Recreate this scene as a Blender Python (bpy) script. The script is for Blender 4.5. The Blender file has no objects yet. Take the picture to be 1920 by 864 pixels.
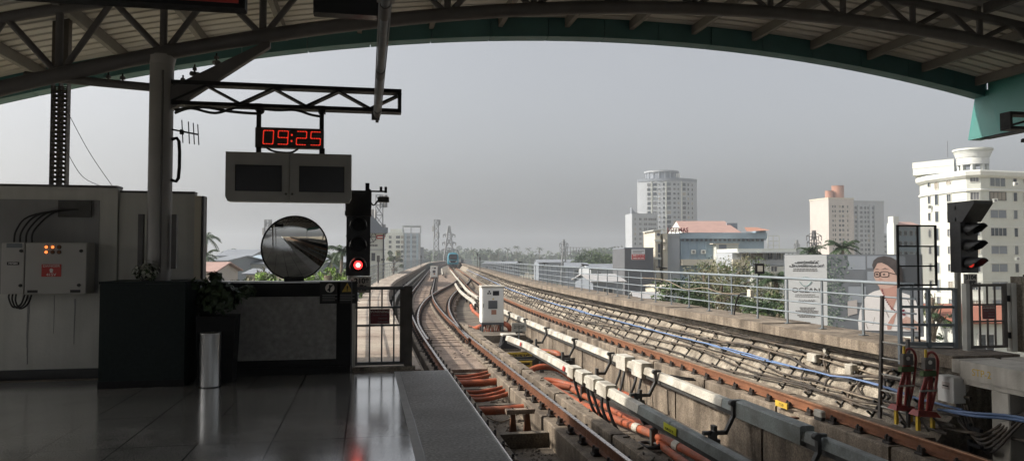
import bpy, bmesh, math, random
from mathutils import Vector, Matrix
random.seed(7)
SC = bpy.context.scene
COL = SC.collection
PI = math.pi

# ------------------------------------------------------------------ camera
FPX, PSI, PIT, EYE = 1400.0, math.radians(10.988), math.radians(2.045), 1.6
S_, C_ = math.sin(PSI), math.cos(PSI)
FW = Vector((S_*math.cos(PIT), C_*math.cos(PIT), math.sin(PIT)))
RT = Vector((C_, -S_, 0)); UP = RT.cross(FW)
def at(u, v, d):
    """the point seen at pixel (u, v) of the 1920 px photo, d metres ahead"""
    return Vector((0, 0, EYE)) + d*(FW + RT*((u-960)/FPX) + UP*((432-v)/FPX))
cam = bpy.data.objects.new('camera', bpy.data.cameras.new('camera'))
COL.objects.link(cam)
cam.location = (0, 0, EYE)
cam.matrix_world = Matrix.Translation((0, 0, EYE)) @ Matrix((RT, UP, -FW)).transposed().to_4x4()
cam.data.sensor_width = 36; cam.data.lens = 36*FPX/1920
cam.data.clip_end = 9000; cam.data.clip_start = .05
SC.camera = cam

# ------------------------------------------------------------------ track curve
def off(y):
    if y < 22: return 0.0
    k = .096/76
    if y < 60: return k*(y-22)**2
    return k*38*38 + .096*(y-60) + (.00025*(y-180)**2 if y > 180 else 0)
def ys_for(a, b, step=2.0):
    n = max(1, int(math.ceil((b-a)/step)))
    return [a+(b-a)*i/n for i in range(n+1)]
def track_ys(a, b):
    out = [a]; y = a
    while y < b:
        y += .8 + max(0, y-10)*.04 if y > 18 else 4.0
        out.append(min(y, b))
    return out

# ------------------------------------------------------------------ materials
MATS = {}
def mat(name, col, rough=.7, metal=0.0, var=.15, scale=3.0, bump=0.0, bscale=30.0, streak=0.0, dirt=None, dirt_amt=0.0, dscale=.7,
        emit=0.0, spec=.5, coat=0.0, grit=0.0):
    m = bpy.data.materials.new(name); m.use_nodes = True
    nt = m.node_tree; N = nt.nodes; L = nt.links
    b = N['Principled BSDF']
    b.inputs['Roughness'].default_value = rough; b.inputs['Metallic'].default_value = metal
    b.inputs['Specular IOR Level'].default_value = spec
    c4 = (*col, 1)
    tc = N.new('ShaderNodeNewGeometry')
    def noise(sc, det=5, vec=None):
        n = N.new('ShaderNodeTexNoise'); n.inputs['Scale'].default_value = sc; n.inputs['Detail'].default_value = det
        L.new(vec or tc.outputs['Position'], n.inputs['Vector']); return n
    cur = None
    if var > 0:
        n = noise(scale)
        r = N.new('ShaderNodeMapRange'); r.inputs[1].default_value = .25; r.inputs[2].default_value = .75
        r.inputs[3].default_value = 1-var; r.inputs[4].default_value = 1+var
        L.new(n.outputs[0], r.inputs[0])
        mx = N.new('ShaderNodeVectorMath'); mx.operation = 'SCALE'; mx.inputs[0].default_value = col
        L.new(r.outputs[0], mx.inputs['Scale']); cur = mx.outputs[0]
        rr = N.new('ShaderNodeMapRange'); rr.inputs[1].default_value = .3; rr.inputs[2].default_value = .7
        rr.inputs[3].default_value = max(.03, rough*(1-var*.7)); rr.inputs[4].default_value = min(1, rough*(1+var*.7))
        n2 = noise(scale*2.3); L.new(n2.outputs[0], rr.inputs[0]); L.new(rr.outputs[0], b.inputs['Roughness'])
    def mixin(fac_socket, colr, cur):
        mx = N.new('ShaderNodeMix'); mx.data_type = 'RGBA'
        L.new(fac_socket, mx.inputs['Factor'])
        if cur is None: mx.inputs['A'].default_value = c4
        else: L.new(cur, mx.inputs['A'])
        mx.inputs['B'].default_value = (*colr, 1)
        return mx.outputs['Result']
    if dirt is not None and dirt_amt > 0:
        n = noise(dscale, 8)
        r = N.new('ShaderNodeMapRange'); r.inputs[1].default_value = .42; r.inputs[2].default_value = .68
        r.inputs[3].default_value = 0; r.inputs[4].default_value = dirt_amt
        L.new(n.outputs[0], r.inputs[0]); cur = mixin(r.outputs[0], dirt, cur)
    if streak > 0:
        mp = N.new('ShaderNodeMapping'); mp.inputs['Scale'].default_value = (7, 7, .5)
        L.new(tc.outputs['Position'], mp.inputs['Vector'])
        n = noise(1.0, 6, mp.outputs['Vector'])
        r = N.new('ShaderNodeMapRange'); r.inputs[1].default_value = .45; r.inputs[2].default_value = .7
        r.inputs[3].default_value = 0; r.inputs[4].default_value = streak
        L.new(n.outputs[0], r.inputs[0]); cur = mixin(r.outputs[0], dirt or (.06, .05, .04), cur)
    if grit > 0 and cur is not None:
        n = noise(38, 4); r = N.new('ShaderNodeMapRange'); r.inputs[1].default_value = .3; r.inputs[2].default_value = .7
        r.inputs[3].default_value = 1-grit; r.inputs[4].default_value = 1+grit*.75
        L.new(n.outputs[0], r.inputs[0]); vm = N.new('ShaderNodeVectorMath'); vm.operation = 'SCALE'
        L.new(cur, vm.inputs[0]); L.new(r.outputs[0], vm.inputs['Scale']); cur = vm.outputs[0]
    if cur is None: b.inputs['Base Color'].default_value = c4
    else: L.new(cur, b.inputs['Base Color'])
    if bump > 0:
        n = noise(bscale, 6); bp = N.new('ShaderNodeBump'); bp.inputs['Strength'].default_value = bump; bp.inputs['Distance'].default_value = .02
        L.new(n.outputs[0], bp.inputs['Height']); L.new(bp.outputs[0], b.inputs['Normal'])
    if emit > 0:
        b.inputs['Emission Color'].default_value = c4; b.inputs['Emission Strength'].default_value = emit
    if coat: b.inputs['Coat Weight'].default_value = coat; b.inputs['Coat Roughness'].default_value = .15; b.inputs['Coat IOR'].default_value = 1.75
    MATS[name] = m
    return m

M = {}
def defmat(k, *a, **kw): M[k] = mat(k, *a, **kw)
DUST = (.10, .075, .05)
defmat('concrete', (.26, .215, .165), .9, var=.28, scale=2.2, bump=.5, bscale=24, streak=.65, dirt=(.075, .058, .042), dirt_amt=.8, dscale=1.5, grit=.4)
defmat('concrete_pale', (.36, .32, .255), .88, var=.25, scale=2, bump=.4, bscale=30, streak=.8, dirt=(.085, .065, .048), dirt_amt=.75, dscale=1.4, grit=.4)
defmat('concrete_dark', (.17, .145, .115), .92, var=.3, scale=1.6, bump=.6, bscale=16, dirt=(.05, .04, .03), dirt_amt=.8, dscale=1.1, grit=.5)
defmat('rubble', (.13, .105, .08), .95, var=.45, scale=14, bump=1.0, bscale=45, dirt=(.035, .03, .025), dirt_amt=.8, dscale=2.2)
defmat('slab_pale', (.56, .53, .47), .85, var=.15, scale=2, bump=.3, streak=.3, dirt=(.22, .19, .15), dirt_amt=.45, dscale=1.4)
defmat('slab', (.28, .215, .17), .9, var=.25, scale=3, bump=.4, bscale=30, dirt=(.10, .07, .05), dirt_amt=.8, dscale=1.6, grit=.45)
defmat('walkway', (.42, .37, .31), .85, var=.2, scale=2, bump=.3, dirt=(.2, .13, .10), dirt_amt=.6, dscale=.6, grit=.3)
defmat('rust', (.17, .07, .035), .75, metal=.3, var=.35, scale=6, bump=.2, dirt=(.07, .035, .02), dirt_amt=.6, dscale=3)
defmat('rust_orange', (.20, .085, .042), .8, metal=.1, var=.3, scale=5, bump=.2, dirt=(.12, .05, .025), dirt_amt=.5, dscale=2)
defmat('rail_head', (.52, .47, .43), .28, metal=1.0, var=.2, scale=5)
defmat('rail_head_rusty', (.36, .20, .12), .5, metal=.7, var=.25, scale=5)
defmat('fastener', (.035, .028, .024), .7, metal=.2, var=.3, scale=20)
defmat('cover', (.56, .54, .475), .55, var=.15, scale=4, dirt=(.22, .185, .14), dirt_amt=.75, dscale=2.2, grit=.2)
defmat('cover_shaded', (.24, .27, .26), .5, var=.15, scale=4, dirt=(.11, .105, .09), dirt_amt=.7, dscale=2.5, grit=.2)  # cover board colour with the roof's shade put in
defmat('bracket', (.055, .055, .052), .6, var=.25, scale=8)
defmat('orange', (.40, .092, .036), .6, var=.25, scale=4, dirt=(.19, .095, .06), dirt_amt=.8, dscale=3.5, grit=.25)
defmat('blackrubber', (.016, .016, .017), .6, var=.2, scale=10)
defmat('steel_dark', (.095, .092, .094), .6, var=.2, scale=3, dirt=(.055, .053, .053), dirt_amt=.5)
defmat('column', (.27, .265, .26), .55, var=.15, scale=2, dirt=(.2, .195, .19), dirt_amt=.5)
defmat('roofsheet', (.46, .46, .445), .6, var=.12, scale=1.2, dirt=(.30, .27, .21), dirt_amt=.5, dscale=.8)
defmat('rafter', (.13, .125, .115), .6, var=.15, scale=3)
defmat('teal', (.040, .21, .19), .45, var=.1, scale=2, dirt=(.03, .15, .14), dirt_amt=.4)
defmat('teal_dark', (.05, .15, .155), .5, var=.15, scale=2, dirt=(.04, .11, .115), dirt_amt=.4)
defmat('wallpaint', (.52, .52, .49), .8, var=.1, scale=1.5, bump=.1, streak=.18, dirt=(.20, .20, .18), dirt_amt=.35, dscale=.8)
defmat('wallgrey', (.26, .26, .26), .8, var=.12, scale=1.5, streak=.15, dirt=(.12, .12, .12), dirt_amt=.4, dscale=.8)
defmat('skirting', (.014, .014, .0145), .35, var=.3, scale=8)
defmat('greenstone', (.008, .015, .0145), .55, var=.3, scale=25, spec=.25)
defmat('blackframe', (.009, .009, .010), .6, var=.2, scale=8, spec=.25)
defmat('counterpanel', (.29, .285, .275), .7, var=.3, scale=14, dirt=(.19, .185, .18), dirt_amt=.6, dscale=3)
defmat('stainless', (.36, .36, .355), .3, metal=1.0, var=.03, scale=4)
defmat('cabgrey', (.36, .355, .34), .5, var=.06, scale=3, dirt=(.3, .29, .26), dirt_amt=.3)
defmat('cabwhite', (.80, .81, .79), .45, var=.06, scale=3, dirt=(.6, .58, .52), dirt_amt=.4, dscale=1.5)
defmat('screen', (.02, .022, .026), .22, var=.1)
defmat('casing', (.29, .29, .28), .55, var=.1, scale=4)
defmat('clockface', (.03, .024, .022), .5, var=.1)
defmat('led_red', (1.0, .045, .02), .5, var=0, emit=.42)
defmat('lamp_red', (1.0, .02, .02), .4, var=0, emit=3.2)
defmat('lamp_core', (1.0, .30, .22), .4, var=0, emit=7)
defmat('lamp_dim', (.9, .04, .02), .4, var=0, emit=.3)
defmat('lamp_small', (1.0, .25, .06), .4, var=0, emit=.8)
defmat('lens_dark', (.008, .008, .009), .45, var=.1, spec=.2)
defmat('signal_black', (.013, .013, .014), .5, var=.25, scale=10)
defmat('plate', (.66, .63, .57), .6, var=.15, scale=10, dirt=(.3, .2, .17), dirt_amt=.4, dscale=6)
defmat('ink', (.015, .015, .015), .7, var=0)
defmat('ink_grey', (.22, .22, .22), .7, var=0)
defmat('ink_white', (.75, .75, .72), .7, var=0)
defmat('sign_red', (.42, .035, .03), .5, var=.12, scale=9)
defmat('sign_dark', (.20, .035, .035), .5, var=.1)
defmat('sign_maroon', (.13, .015, .02), .5, var=.12, scale=9)
defmat('sign_yellow', (.62, .42, .05), .6, var=.12, scale=9, dirt=(.3, .2, .06), dirt_amt=.4, dscale=5)
defmat('stickeryellow', (.55, .55, .03), .5, var=.08)
defmat('gate_steel', (.10, .105, .105), .5, metal=.2, var=.15, scale=8)
defmat('gate_brown', (.085, .075, .065), .6, metal=.2, var=.2, scale=8)
defmat('galv', (.25, .29, .32), .45, metal=.25, var=.12, scale=6, dirt=(.2, .22, .22), dirt_amt=.4, dscale=3)
defmat('galv_dark', (.13, .15, .165), .5, metal=.2, var=.15, scale=6)
defmat('galv_post', (.42, .42, .39), .5, metal=.2, var=.12, scale=6, dirt=(.25, .22, .17), dirt_amt=.5, dscale=3)
defmat('cable', (.045, .038, .032), .7, var=.3, scale=9, dirt=(.16, .12, .085), dirt_amt=.6, dscale=3)
defmat('cable_pale', (.22, .18, .135), .75, var=.3, scale=9)
defmat('cable_blue', (.13, .21, .38), .5, var=.15, scale=6, dirt=(.16, .22, .40), dirt_amt=.5, dscale=2)
defmat('redpaint', (.28, .035, .025), .5, var=.25, scale=12, dirt=(.10, .02, .02), dirt_amt=.5, dscale=5)
defmat('yellowpaint', (.60, .40, .04), .5, var=.15, scale=12)
defmat('leaf_dark', (.030, .058, .022), .7, var=.35, scale=1.2)
defmat('leaf_mid', (.065, .105, .030), .7, var=.35, scale=1.2)
defmat('leaf_olive', (.17, .165, .095), .8, var=.3, scale=1.2)
defmat('leaf_bright', (.19, .31, .06), .7, var=.3, scale=1.5)
defmat('leaf_pot', (.030, .055, .020), .55, var=.3, scale=9)
defmat('petal', (.30, .31, .26), .7, var=.25, scale=20)
defmat('bark', (.11, .085, .06), .9, var=.3, scale=4)
defmat('palmtrunk', (.17, .14, .11), .9, var=.3, scale=3)
defmat('far_leaf', (.045, .065, .030), .9, var=.3, scale=.05)
defmat('bwhite', (.58, .60, .555), .7, var=.06, scale=.3, dirt=(.5, .5, .43), dirt_amt=.35, dscale=.25)
defmat('bwhite_band', (.64, .65, .61), .7, var=.05, scale=.5)
defmat('bgrey', (.36, .385, .41), .7, var=.07, scale=.2)
defmat('bgrey_dark', (.20, .225, .26), .7, var=.07, scale=.2)
defmat('bcream', (.60, .56, .46), .7, var=.08, scale=.3, dirt=(.45, .40, .32), dirt_amt=.4, dscale=.3)
defmat('bpink', (.50, .455, .42), .75, var=.08, scale=.3)
defmat('bblue', (.30, .39, .46), .7, var=.07, scale=.4, dirt=(.24, .30, .35), dirt_amt=.4, dscale=.5)
defmat('bslate', (.10, .105, .115), .7, var=.08, scale=.4)
defmat('bbrick', (.28, .11, .07), .8, var=.1, scale=.4)
defmat('terracotta', (.36, .185, .13), .8, var=.12, scale=.5)
defmat('roofpink', (.36, .235, .205), .8, var=.12, scale=.8)
defmat('tinroof', (.40, .41, .42), .5, var=.15, scale=.4, dirt=(.28, .22, .18), dirt_amt=.4, dscale=.2)
defmat('tinroof_dark', (.20, .22, .25), .6, var=.15, scale=.4)
defmat('glass', (.035, .045, .055), .15, var=.1, scale=.3)
defmat('curtain', (.30, .27, .22), .8, var=.2, scale=.8)
defmat('glass_pale', (.14, .16, .175), .2, var=.2, scale=.5)
defmat('winframe', (.55, .55, .52), .6, var=0)
defmat('winframe_dark', (.06, .06, .06), .6, var=0)
defmat('trainblue', (.04, .22, .30), .35, var=.05, coat=.3)
defmat('trainblack', (.012, .014, .017), .2, var=0)
defmat('trainwhite', (.6, .62, .62), .4, var=0)
defmat('pylon', (.22, .23, .24), .6, metal=.3, var=.1)
defmat('hoarding', (.58, .60, .61), .6, var=.05, scale=.8)
defmat('print_bg', (.15, .165, .185), .6, var=.15, scale=.8)
defmat('print_bg2', (.27, .30, .34), .6, var=.1, scale=.8)
defmat('print_leaf', (.06, .10, .075), .6, var=.3, scale=5)
defmat('print_leaf2', (.26, .32, .26), .6, var=.3, scale=5)
defmat('print_skin', (.56, .38, .32), .6, var=.08, scale=2)
defmat('print_skin2', (.50, .29, .24), .6, var=.08, scale=2)
defmat('print_hair', (.075, .065, .065), .6, var=.3, scale=4)
defmat('print_cloth', (.74, .72, .715), .6, var=.05, scale=1.2)
defmat('print_fold', (.42, .39, .38), .6, var=.05, scale=1.2)
defmat('print_beads', (.16, .02, .04), .6, var=.2, scale=6)
defmat('print_teal', (.12, .25, .24), .6, var=0)

def platform_material():
    m = mat('granite', (.40, .395, .38), .22, var=.35, scale=.9, dirt=(.29, .285, .272), dirt_amt=.6, dscale=.6, spec=.9, coat=1.0)
    nt = m.node_tree; N = nt.nodes; L = nt.links
    b = N['Principled BSDF']; src = b.inputs['Base Color'].links[0].from_socket
    g = N.new('ShaderNodeNewGeometry')
    mp = N.new('ShaderNodeMapping'); mp.inputs['Location'].default_value = (.80, .66, 0); mp.inputs['Rotation'].default_value = (0, 0, 0)
    L.new(g.outputs['Position'], mp.inputs['Vector'])
    br = N.new('ShaderNodeTexBrick'); br.offset = 0; br.inputs['Scale'].default_value = 1.0
    br.inputs['Brick Width'].default_value = .62; br.inputs['Row Height'].default_value = 1.25
    br.inputs['Mortar Size'].default_value = .008; br.inputs['Mortar Smooth'].default_value = .2
    L.new(mp.outputs[0], br.inputs['Vector'])
    mx = N.new('ShaderNodeMix'); mx.data_type = 'RGBA'; L.new(br.outputs['Fac'], mx.inputs['Factor'])
    L.new(src, mx.inputs['A']); mx.inputs['B'].default_value = (.012, .012, .012, 1)
    # fine speckle of the polished stone
    n = N.new('ShaderNodeTexNoise'); n.inputs['Scale'].default_value = 90; L.new(g.outputs['Position'], n.inputs['Vector'])
    r = N.new('ShaderNodeMapRange'); r.inputs[1].default_value = .3; r.inputs[2].default_value = .7; r.inputs[3].default_value = .75; r.inputs[4].default_value = 1.3
    L.new(n.outputs[0], r.inputs[0])
    vm = N.new('ShaderNodeVectorMath'); vm.operation = 'SCALE'; L.new(mx.outputs['Result'], vm.inputs[0]); L.new(r.outputs[0], vm.inputs['Scale'])
    L.new(vm.outputs[0], b.inputs['Base Color'])
    # traffic wear: broad patches of lower polish
    n3 = N.new('ShaderNodeTexNoise'); n3.inputs['Scale'].default_value = 1.7; n3.inputs['Detail'].default_value = 7; L.new(g.outputs['Position'], n3.inputs['Vector'])
    r3 = N.new('ShaderNodeMapRange'); r3.inputs[1].default_value = .3; r3.inputs[2].default_value = .72; r3.inputs[3].default_value = .07; r3.inputs[4].default_value = .24
    L.new(n3.outputs[0], r3.inputs[0]); L.new(r3.outputs[0], b.inputs['Roughness'])
    return m
M['granite'] = platform_material()
defmat('granite_rough', (.55, .546, .54), .75, var=.3, scale=35, bump=.3, bscale=120, dirt=(.32, .317, .31), dirt_amt=.6, dscale=1.5, grit=.35)
defmat('tactile', (.38, .375, .36), .5, var=.15, scale=6)
defmat('groundmat', (.23, .21, .15), .95, var=.35, scale=.02, dirt=(.33, .28, .21), dirt_amt=.8, dscale=.012)
defmat('asphalt', (.05, .05, .05), .9, var=.2, scale=.5)

# ------------------------------------------------------------------ mesh builder
class MB:
    def __init__(s): s.v = []; s.f = []; s.m = []; s.cur = 0; s.sm = []
    def add(s, vs, fs, smooth=False):
        o = len(s.v); s.v += [tuple(v) for v in vs]
        for f in fs: s.f.append([i+o for i in f]); s.m.append(s.cur); s.sm.append(smooth)
        return s
    def mi(s, i): s.cur = i; return s
    def box(s, x0, x1, y0, y1, z0, z1):
        return s.add([(x0,y0,z0),(x1,y0,z0),(x1,y1,z0),(x0,y1,z0),(x0,y0,z1),(x1,y0,z1),(x1,y1,z1),(x0,y1,z1)],
              [(0,3,2,1),(4,5,6,7),(0,1,5,4),(1,2,6,5),(2,3,7,6),(3,0,4,7)])
    def cbox(s, x0, x1, y0, y1, z0, z1, b=.01):
        """box with chamfered vertical edges and top"""
        b = min(b, (x1-x0)*.45, (y1-y0)*.45, (z1-z0)*.45)
        lo = [(x0+b,y0),(x1-b,y0),(x1,y0+b),(x1,y1-b),(x1-b,y1),(x0+b,y1),(x0,y1-b),(x0,y0+b)]
        hi = [(x0+b,y0+b),(x1-b,y0+b),(x1-b,y0+b),(x1-b,y1-b),(x1-b,y1-b),(x0+b,y1-b),(x0+b,y1-b),(x0+b,y0+b)]
        vs = [(x,y,z0) for x,y in lo]+[(x,y,z1-b) for x,y in lo]
        vs += [(x0+b,y0+b,z1),(x1-b,y0+b,z1),(x1-b,y1-b,z1),(x0+b,y1-b,z1)]
        fs = [tuple(range(7,-1,-1))]
        for i in range(8): j=(i+1)%8; fs.append((i,j,8+j,8+i))
        fs += [(8,9,17,16),(9,10,17),(10,11,18,17),(11,12,18),(12,13,19,18),(13,14,19),(14,15,16,19),(15,8,16),(16,17,18,19)]
        return s.add(vs, fs)
    def bar(s, p, q, w, h, up=(0,0,1)):
        p, q = Vector(p), Vector(q); d = (q-p).normalized(); up = Vector(up)
        if abs(d.dot(up)) > .99: up = Vector((0,1,0))
        a = d.cross(up).normalized()*w/2; b = a.cross(d).normalized()*h/2
        vs = [p-a-b,p+a-b,p+a+b,p-a+b,q-a-b,q+a-b,q+a+b,q-a+b]
        return s.add(vs, [(0,1,2,3),(7,6,5,4),(0,4,5,1),(1,5,6,2),(2,6,7,3),(3,7,4,0)])
    def cyl(s, p, q, r0, r1=None, n=12, caps=True, smooth=True):
        r1 = r0 if r1 is None else r1
        return s.tube([p, q], [r0, r1], n, caps, smooth)
    def tube(s, pts, r, n=8, caps=True, smooth=True):
        pts = [Vector(p) for p in pts]; k = len(pts)
        rs = r if isinstance(r, (list, tuple)) else [r]*k
        vs = []; ref = None
        for i, p in enumerate(pts):
            d = (pts[min(i+1,k-1)]-pts[max(i-1,0)]).normalized()
            if ref is None:
                ref = Vector((0,0,1)) if abs(d.z) < .9 else Vector((0,1,0))
            a = d.cross(ref)
            if a.length < 1e-4: a = d.cross(Vector((1,0,0)))
            a.normalize(); b = a.cross(d).normalized(); ref = b
            vs += [p+(a*math.cos(2*PI*j/n)+b*math.sin(2*PI*j/n))*rs[i] for j in range(n)]
        fs = []
        for i in range(k-1):
            for j in range(n):
                fs.append((i*n+j, (i+1)*n+j, (i+1)*n+(j+1)%n, i*n+(j+1)%n))
        s.add(vs, fs, smooth)
        if caps:
            s.add(vs[:n], [tuple(range(n))]); s.add(vs[-n:], [tuple(range(n-1,-1,-1))])
        return s
    def sweep(s, rings, closed=True, caps=True, smooth=False):
        k = len(rings); n = len(rings[0]); vs = [v for r in rings for v in r]; fs = []
        for i in range(k-1):
            for j in range(n if closed else n-1):
                fs.append((i*n+j, i*n+(j+1)%n, (i+1)*n+(j+1)%n, (i+1)*n+j))
        s.add(vs, fs, smooth)
        if caps and closed:
            s.add(rings[0], [tuple(range(n-1,-1,-1))]); s.add(rings[-1], [tuple(range(n))])
        return s
    def along(s, prof, y0, y1, ys=None, dx=None, dz=None, caps=True):
        """extrude an (x, z) outline along the track"""
        ys = ys or track_ys(y0, y1)
        return s.sweep([[(x+off(y)+(dx(y) if dx else 0), y, z+(dz(y) if dz else 0)) for x, z in prof] for y in ys], caps=caps)
    def poly(s, pts, y0, y1):
        """(x, z) outline extruded in y"""
        return s.sweep([[(x, y0, z) for x, z in pts], [(x, y1, z) for x, z in pts]])
    def polyz(s, pts, z0, z1):
        return s.sweep([[(x, y, z0) for x, y in pts], [(x, y, z1) for x, y in pts]])
    def mesh(s, name, mats):
        me = bpy.data.meshes.new(name)
        me.from_pydata(s.v, [], s.f)
        for m in (mats if isinstance(mats, (list, tuple)) else [mats]): me.materials.append(m)
        me.polygons.foreach_set('material_index', s.m)
        me.polygons.foreach_set('use_smooth', s.sm)
        bm = bmesh.new(); bm.from_mesh(me); bmesh.ops.recalc_face_normals(bm, faces=bm.faces); bm.to_mesh(me); bm.free()
        me.update()
        return me
    def build(s, name, mats, parent=None, loc=None, rz=0, **tags):
        if isinstance(mats, str): mats = M[mats]
        elif isinstance(mats, (list, tuple)): mats = [M[x] if isinstance(x, str) else x for x in mats]
        o = bpy.data.objects.new(name, s.mesh(name, mats)); COL.objects.link(o)
        if parent: o.parent = parent
        if loc is not None: o.location = loc
        o.rotation_euler.z = rz
        for k, v in tags.items(): o[k] = v
        return o
def link(name, me, parent=None, loc=(0,0,0), rz=0, **tags):
    o = bpy.data.objects.new(name, me); COL.objects.link(o); o.parent = parent; o.location = loc; o.rotation_euler.z = rz
    for k, v in tags.items(): o[k] = v
    return o
def thing(name, label, cat, loc=(0,0,0), rz=0, group=None):
    o = bpy.data.objects.new(name, None); COL.objects.link(o); o.location = loc; o.rotation_euler.z = rz
    o.empty_display_size = .2; o['label'] = label; o['category'] = cat
    if group: o['group'] = group
    return o
def copy_tree(o, loc, rz=None, label=None, parent=None):
    c = o.copy(); COL.objects.link(c); c.parent = parent
    if loc is not None: c.location = loc
    if rz is not None: c.rotation_euler.z = rz
    if label: c['label'] = label
    for ch in list(o.children): copy_tree(ch, None, None, None, c)
    return c
def text(name, s, size, m, parent=None, loc=(0,0,0), rot=(PI/2,0,0), ext=.001, align='CENTER', sx=1.0, bold=0.0):
    cu = bpy.data.curves.new(name, 'FONT'); cu.body = s; cu.size = size; cu.extrude = ext; cu.align_x = align; cu.align_y = 'CENTER'; cu.offset = bold
    t = bpy.data.objects.new(name, cu); COL.objects.link(t)
    dg = bpy.context.evaluated_depsgraph_get()
    me = bpy.data.meshes.new_from_object(t.evaluated_get(dg)); bpy.data.objects.remove(t)
    me.materials.clear(); me.materials.append(M[m] if isinstance(m, str) else m)
    o = bpy.data.objects.new(name, me); COL.objects.link(o)
    o.parent = parent; o.location = loc; o.rotation_euler = rot; o.scale = (sx,1,1)
    return o
def smooth_path(pts, n=6):
    pts = [Vector(p) for p in pts]; out = []
    for i in range(len(pts)-1):
        p0 = pts[max(i-1,0)]; p1 = pts[i]; p2 = pts[i+1]; p3 = pts[min(i+2,len(pts)-1)]
        for k in range(n):
            t = k/n
            out.append(.5*((2*p1)+(-p0+p2)*t+(2*p0-5*p1+4*p2-p3)*t*t+(-p0+3*p1-3*p2+p3)*t**3))
    out.append(pts[-1]); return out

# ================================================================== setting: ground, deck, platforms
GZ = -12.0
o = MB().box(-2100, 2100, -400, 2100, GZ-.2, GZ).build('ground', 'groundmat', kind='structure')
road = MB()
road.polyz([(26,-30),(34,-30),(40,60),(52,120),(70,220),(64,221),(45,121),(33,61)], GZ+.004, GZ+.02)
road.build('road', 'asphalt', kind='structure')
FAR = 330
# viaduct deck, a trough between two cantilevered walkways
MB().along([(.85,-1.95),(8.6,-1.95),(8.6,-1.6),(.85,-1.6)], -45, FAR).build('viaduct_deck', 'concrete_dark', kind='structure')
# loose grit and mortar on the near deck
def grit(x0, x1, y0, y1, n, name):
    mb = MB()
    for i in range(n):
        x = random.uniform(x0, x1); y = y0+(y1-y0)*random.random()**1.4; r = random.uniform(.012, .045)*random.choice((.6,.8,1,1.5))
        z = -1.6; a = random.uniform(0, PI)
        vs = []
        for k in range(5):
            t = a+k*2*PI/5; q = r*random.uniform(.6,1.2); vs.append((x+off(y)+q*math.cos(t), y+q*math.sin(t), z))
        vs.append((x+off(y)+r*.2, y, z+r*random.uniform(.5,1)))
        mb.add(vs, [(k,(k+1)%5,5) for k in range(5)])
    mb.build(name, 'rubble', kind='stuff', label='loose grit and mortar lumps scattered on the deck floor', category='grit')
grit(2.12, 3.0, 8, 24, 900, 'deck_grit'); grit(4.0, 6.0, 8, 34, 1100, 'deck_grit'); 
# platforms
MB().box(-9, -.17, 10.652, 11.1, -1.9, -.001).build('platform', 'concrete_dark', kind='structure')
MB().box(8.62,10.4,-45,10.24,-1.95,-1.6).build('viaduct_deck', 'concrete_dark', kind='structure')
MB().box(-9, .385, -45, 10.65, -1.9, 0).box(.385, .47, -45, 10.65, -1.9, -.0005).build('platform', 'granite', kind='structure')
MB().box(.388, .467, -45, 10.648, -.02, .003).build('platform_marking', 'tactile', kind='structure')
MB().box(.47, 1.10, -45, 10.65, -1.0, .001).build('platform_edge', 'granite_rough', kind='structure')
MB().box(1.10, 1.125, -45, 10.65, -.07, .002).build('platform_nosing', 'galv_post', kind='structure')
MB().box(9.2, 15, -45, 8.2, -.4, 0).build('platform', 'concrete_dark', kind='structure')
# left walkway behind the gate
def panels(mb, x0, x1, z0, z1, y0, y1, ln, gap=.012, jit=.006):
    y = y0
    while y < y1-.1:
        e = min(y+ln, y1); dz = random.uniform(-jit, jit)
        mb.along([(x0,z0),(x1,z0),(x1,z1+dz),(x0,z1+dz)], y, e-gap, ys=[y, (y+e)/2, e-gap])
        y = e
mb = MB(); panels(mb, -.42, .78, -.22, -.02, 10.9, 150, 1.2); panels(mb, -.42, .78, -.22, -.02, 150, FAR, 6)
mb.build('walkway', 'walkway', kind='structure')
# right walkway coping slabs over the slanted wall
mb = MB(); panels(mb, 9.1, 10.35, -.16, .045, 10.32, 120, 2.9, jit=.012); panels(mb, 9.1, 10.35, -.16, .045, 120, FAR, 9)
mb.build('walkway', 'concrete', kind='structure')

t = thing('parapet_wall', 'slanted stained concrete trough wall carrying cables beside the right track', 'wall', (0,0,0))
MB().along([(8.62,-1.95),(9.95,-1.95),(9.95,-.165),(9.52,-.165),(9.36,-.42),(8.74,-1.25),(8.62,-1.3)], 10.25, FAR).build('wall_face', 'concrete_pale', t)
t = thing('parapet_wall', 'dark inner trough wall left of the near track beyond the gate', 'wall', (0,0,0))
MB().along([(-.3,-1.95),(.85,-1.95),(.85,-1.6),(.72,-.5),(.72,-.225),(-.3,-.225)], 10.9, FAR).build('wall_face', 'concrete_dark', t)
# piers that carry the viaduct, seen from aside
pier = None
for y in (-20, 8, 36, 64, 92, 120, 148, 176, 204):
    if pier is None:
        pier = thing('viaduct_pier', 'round concrete pier under the elevated railway deck', 'pier', (4.85+off(y), y, GZ), 0, 'piers under the viaduct')
        MB().cyl((0,0,0),(0,0,8.2),.95,.95,20).build('shaft', 'concrete', pier)
        MB().sweep([[(-1.2,-1,8.2),(1.2,-1,8.2),(1.2,1,8.2),(-1.2,1,8.2)],[(-4.2,-1.1,10.04),(4.2,-1.1,10.04),(4.2,1.1,10.04),(-4.2,1.1,10.04)]]).build('pier_cap', 'concrete', pier)
    else: copy_tree(pier, (4.85+off(y), y, GZ))

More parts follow.
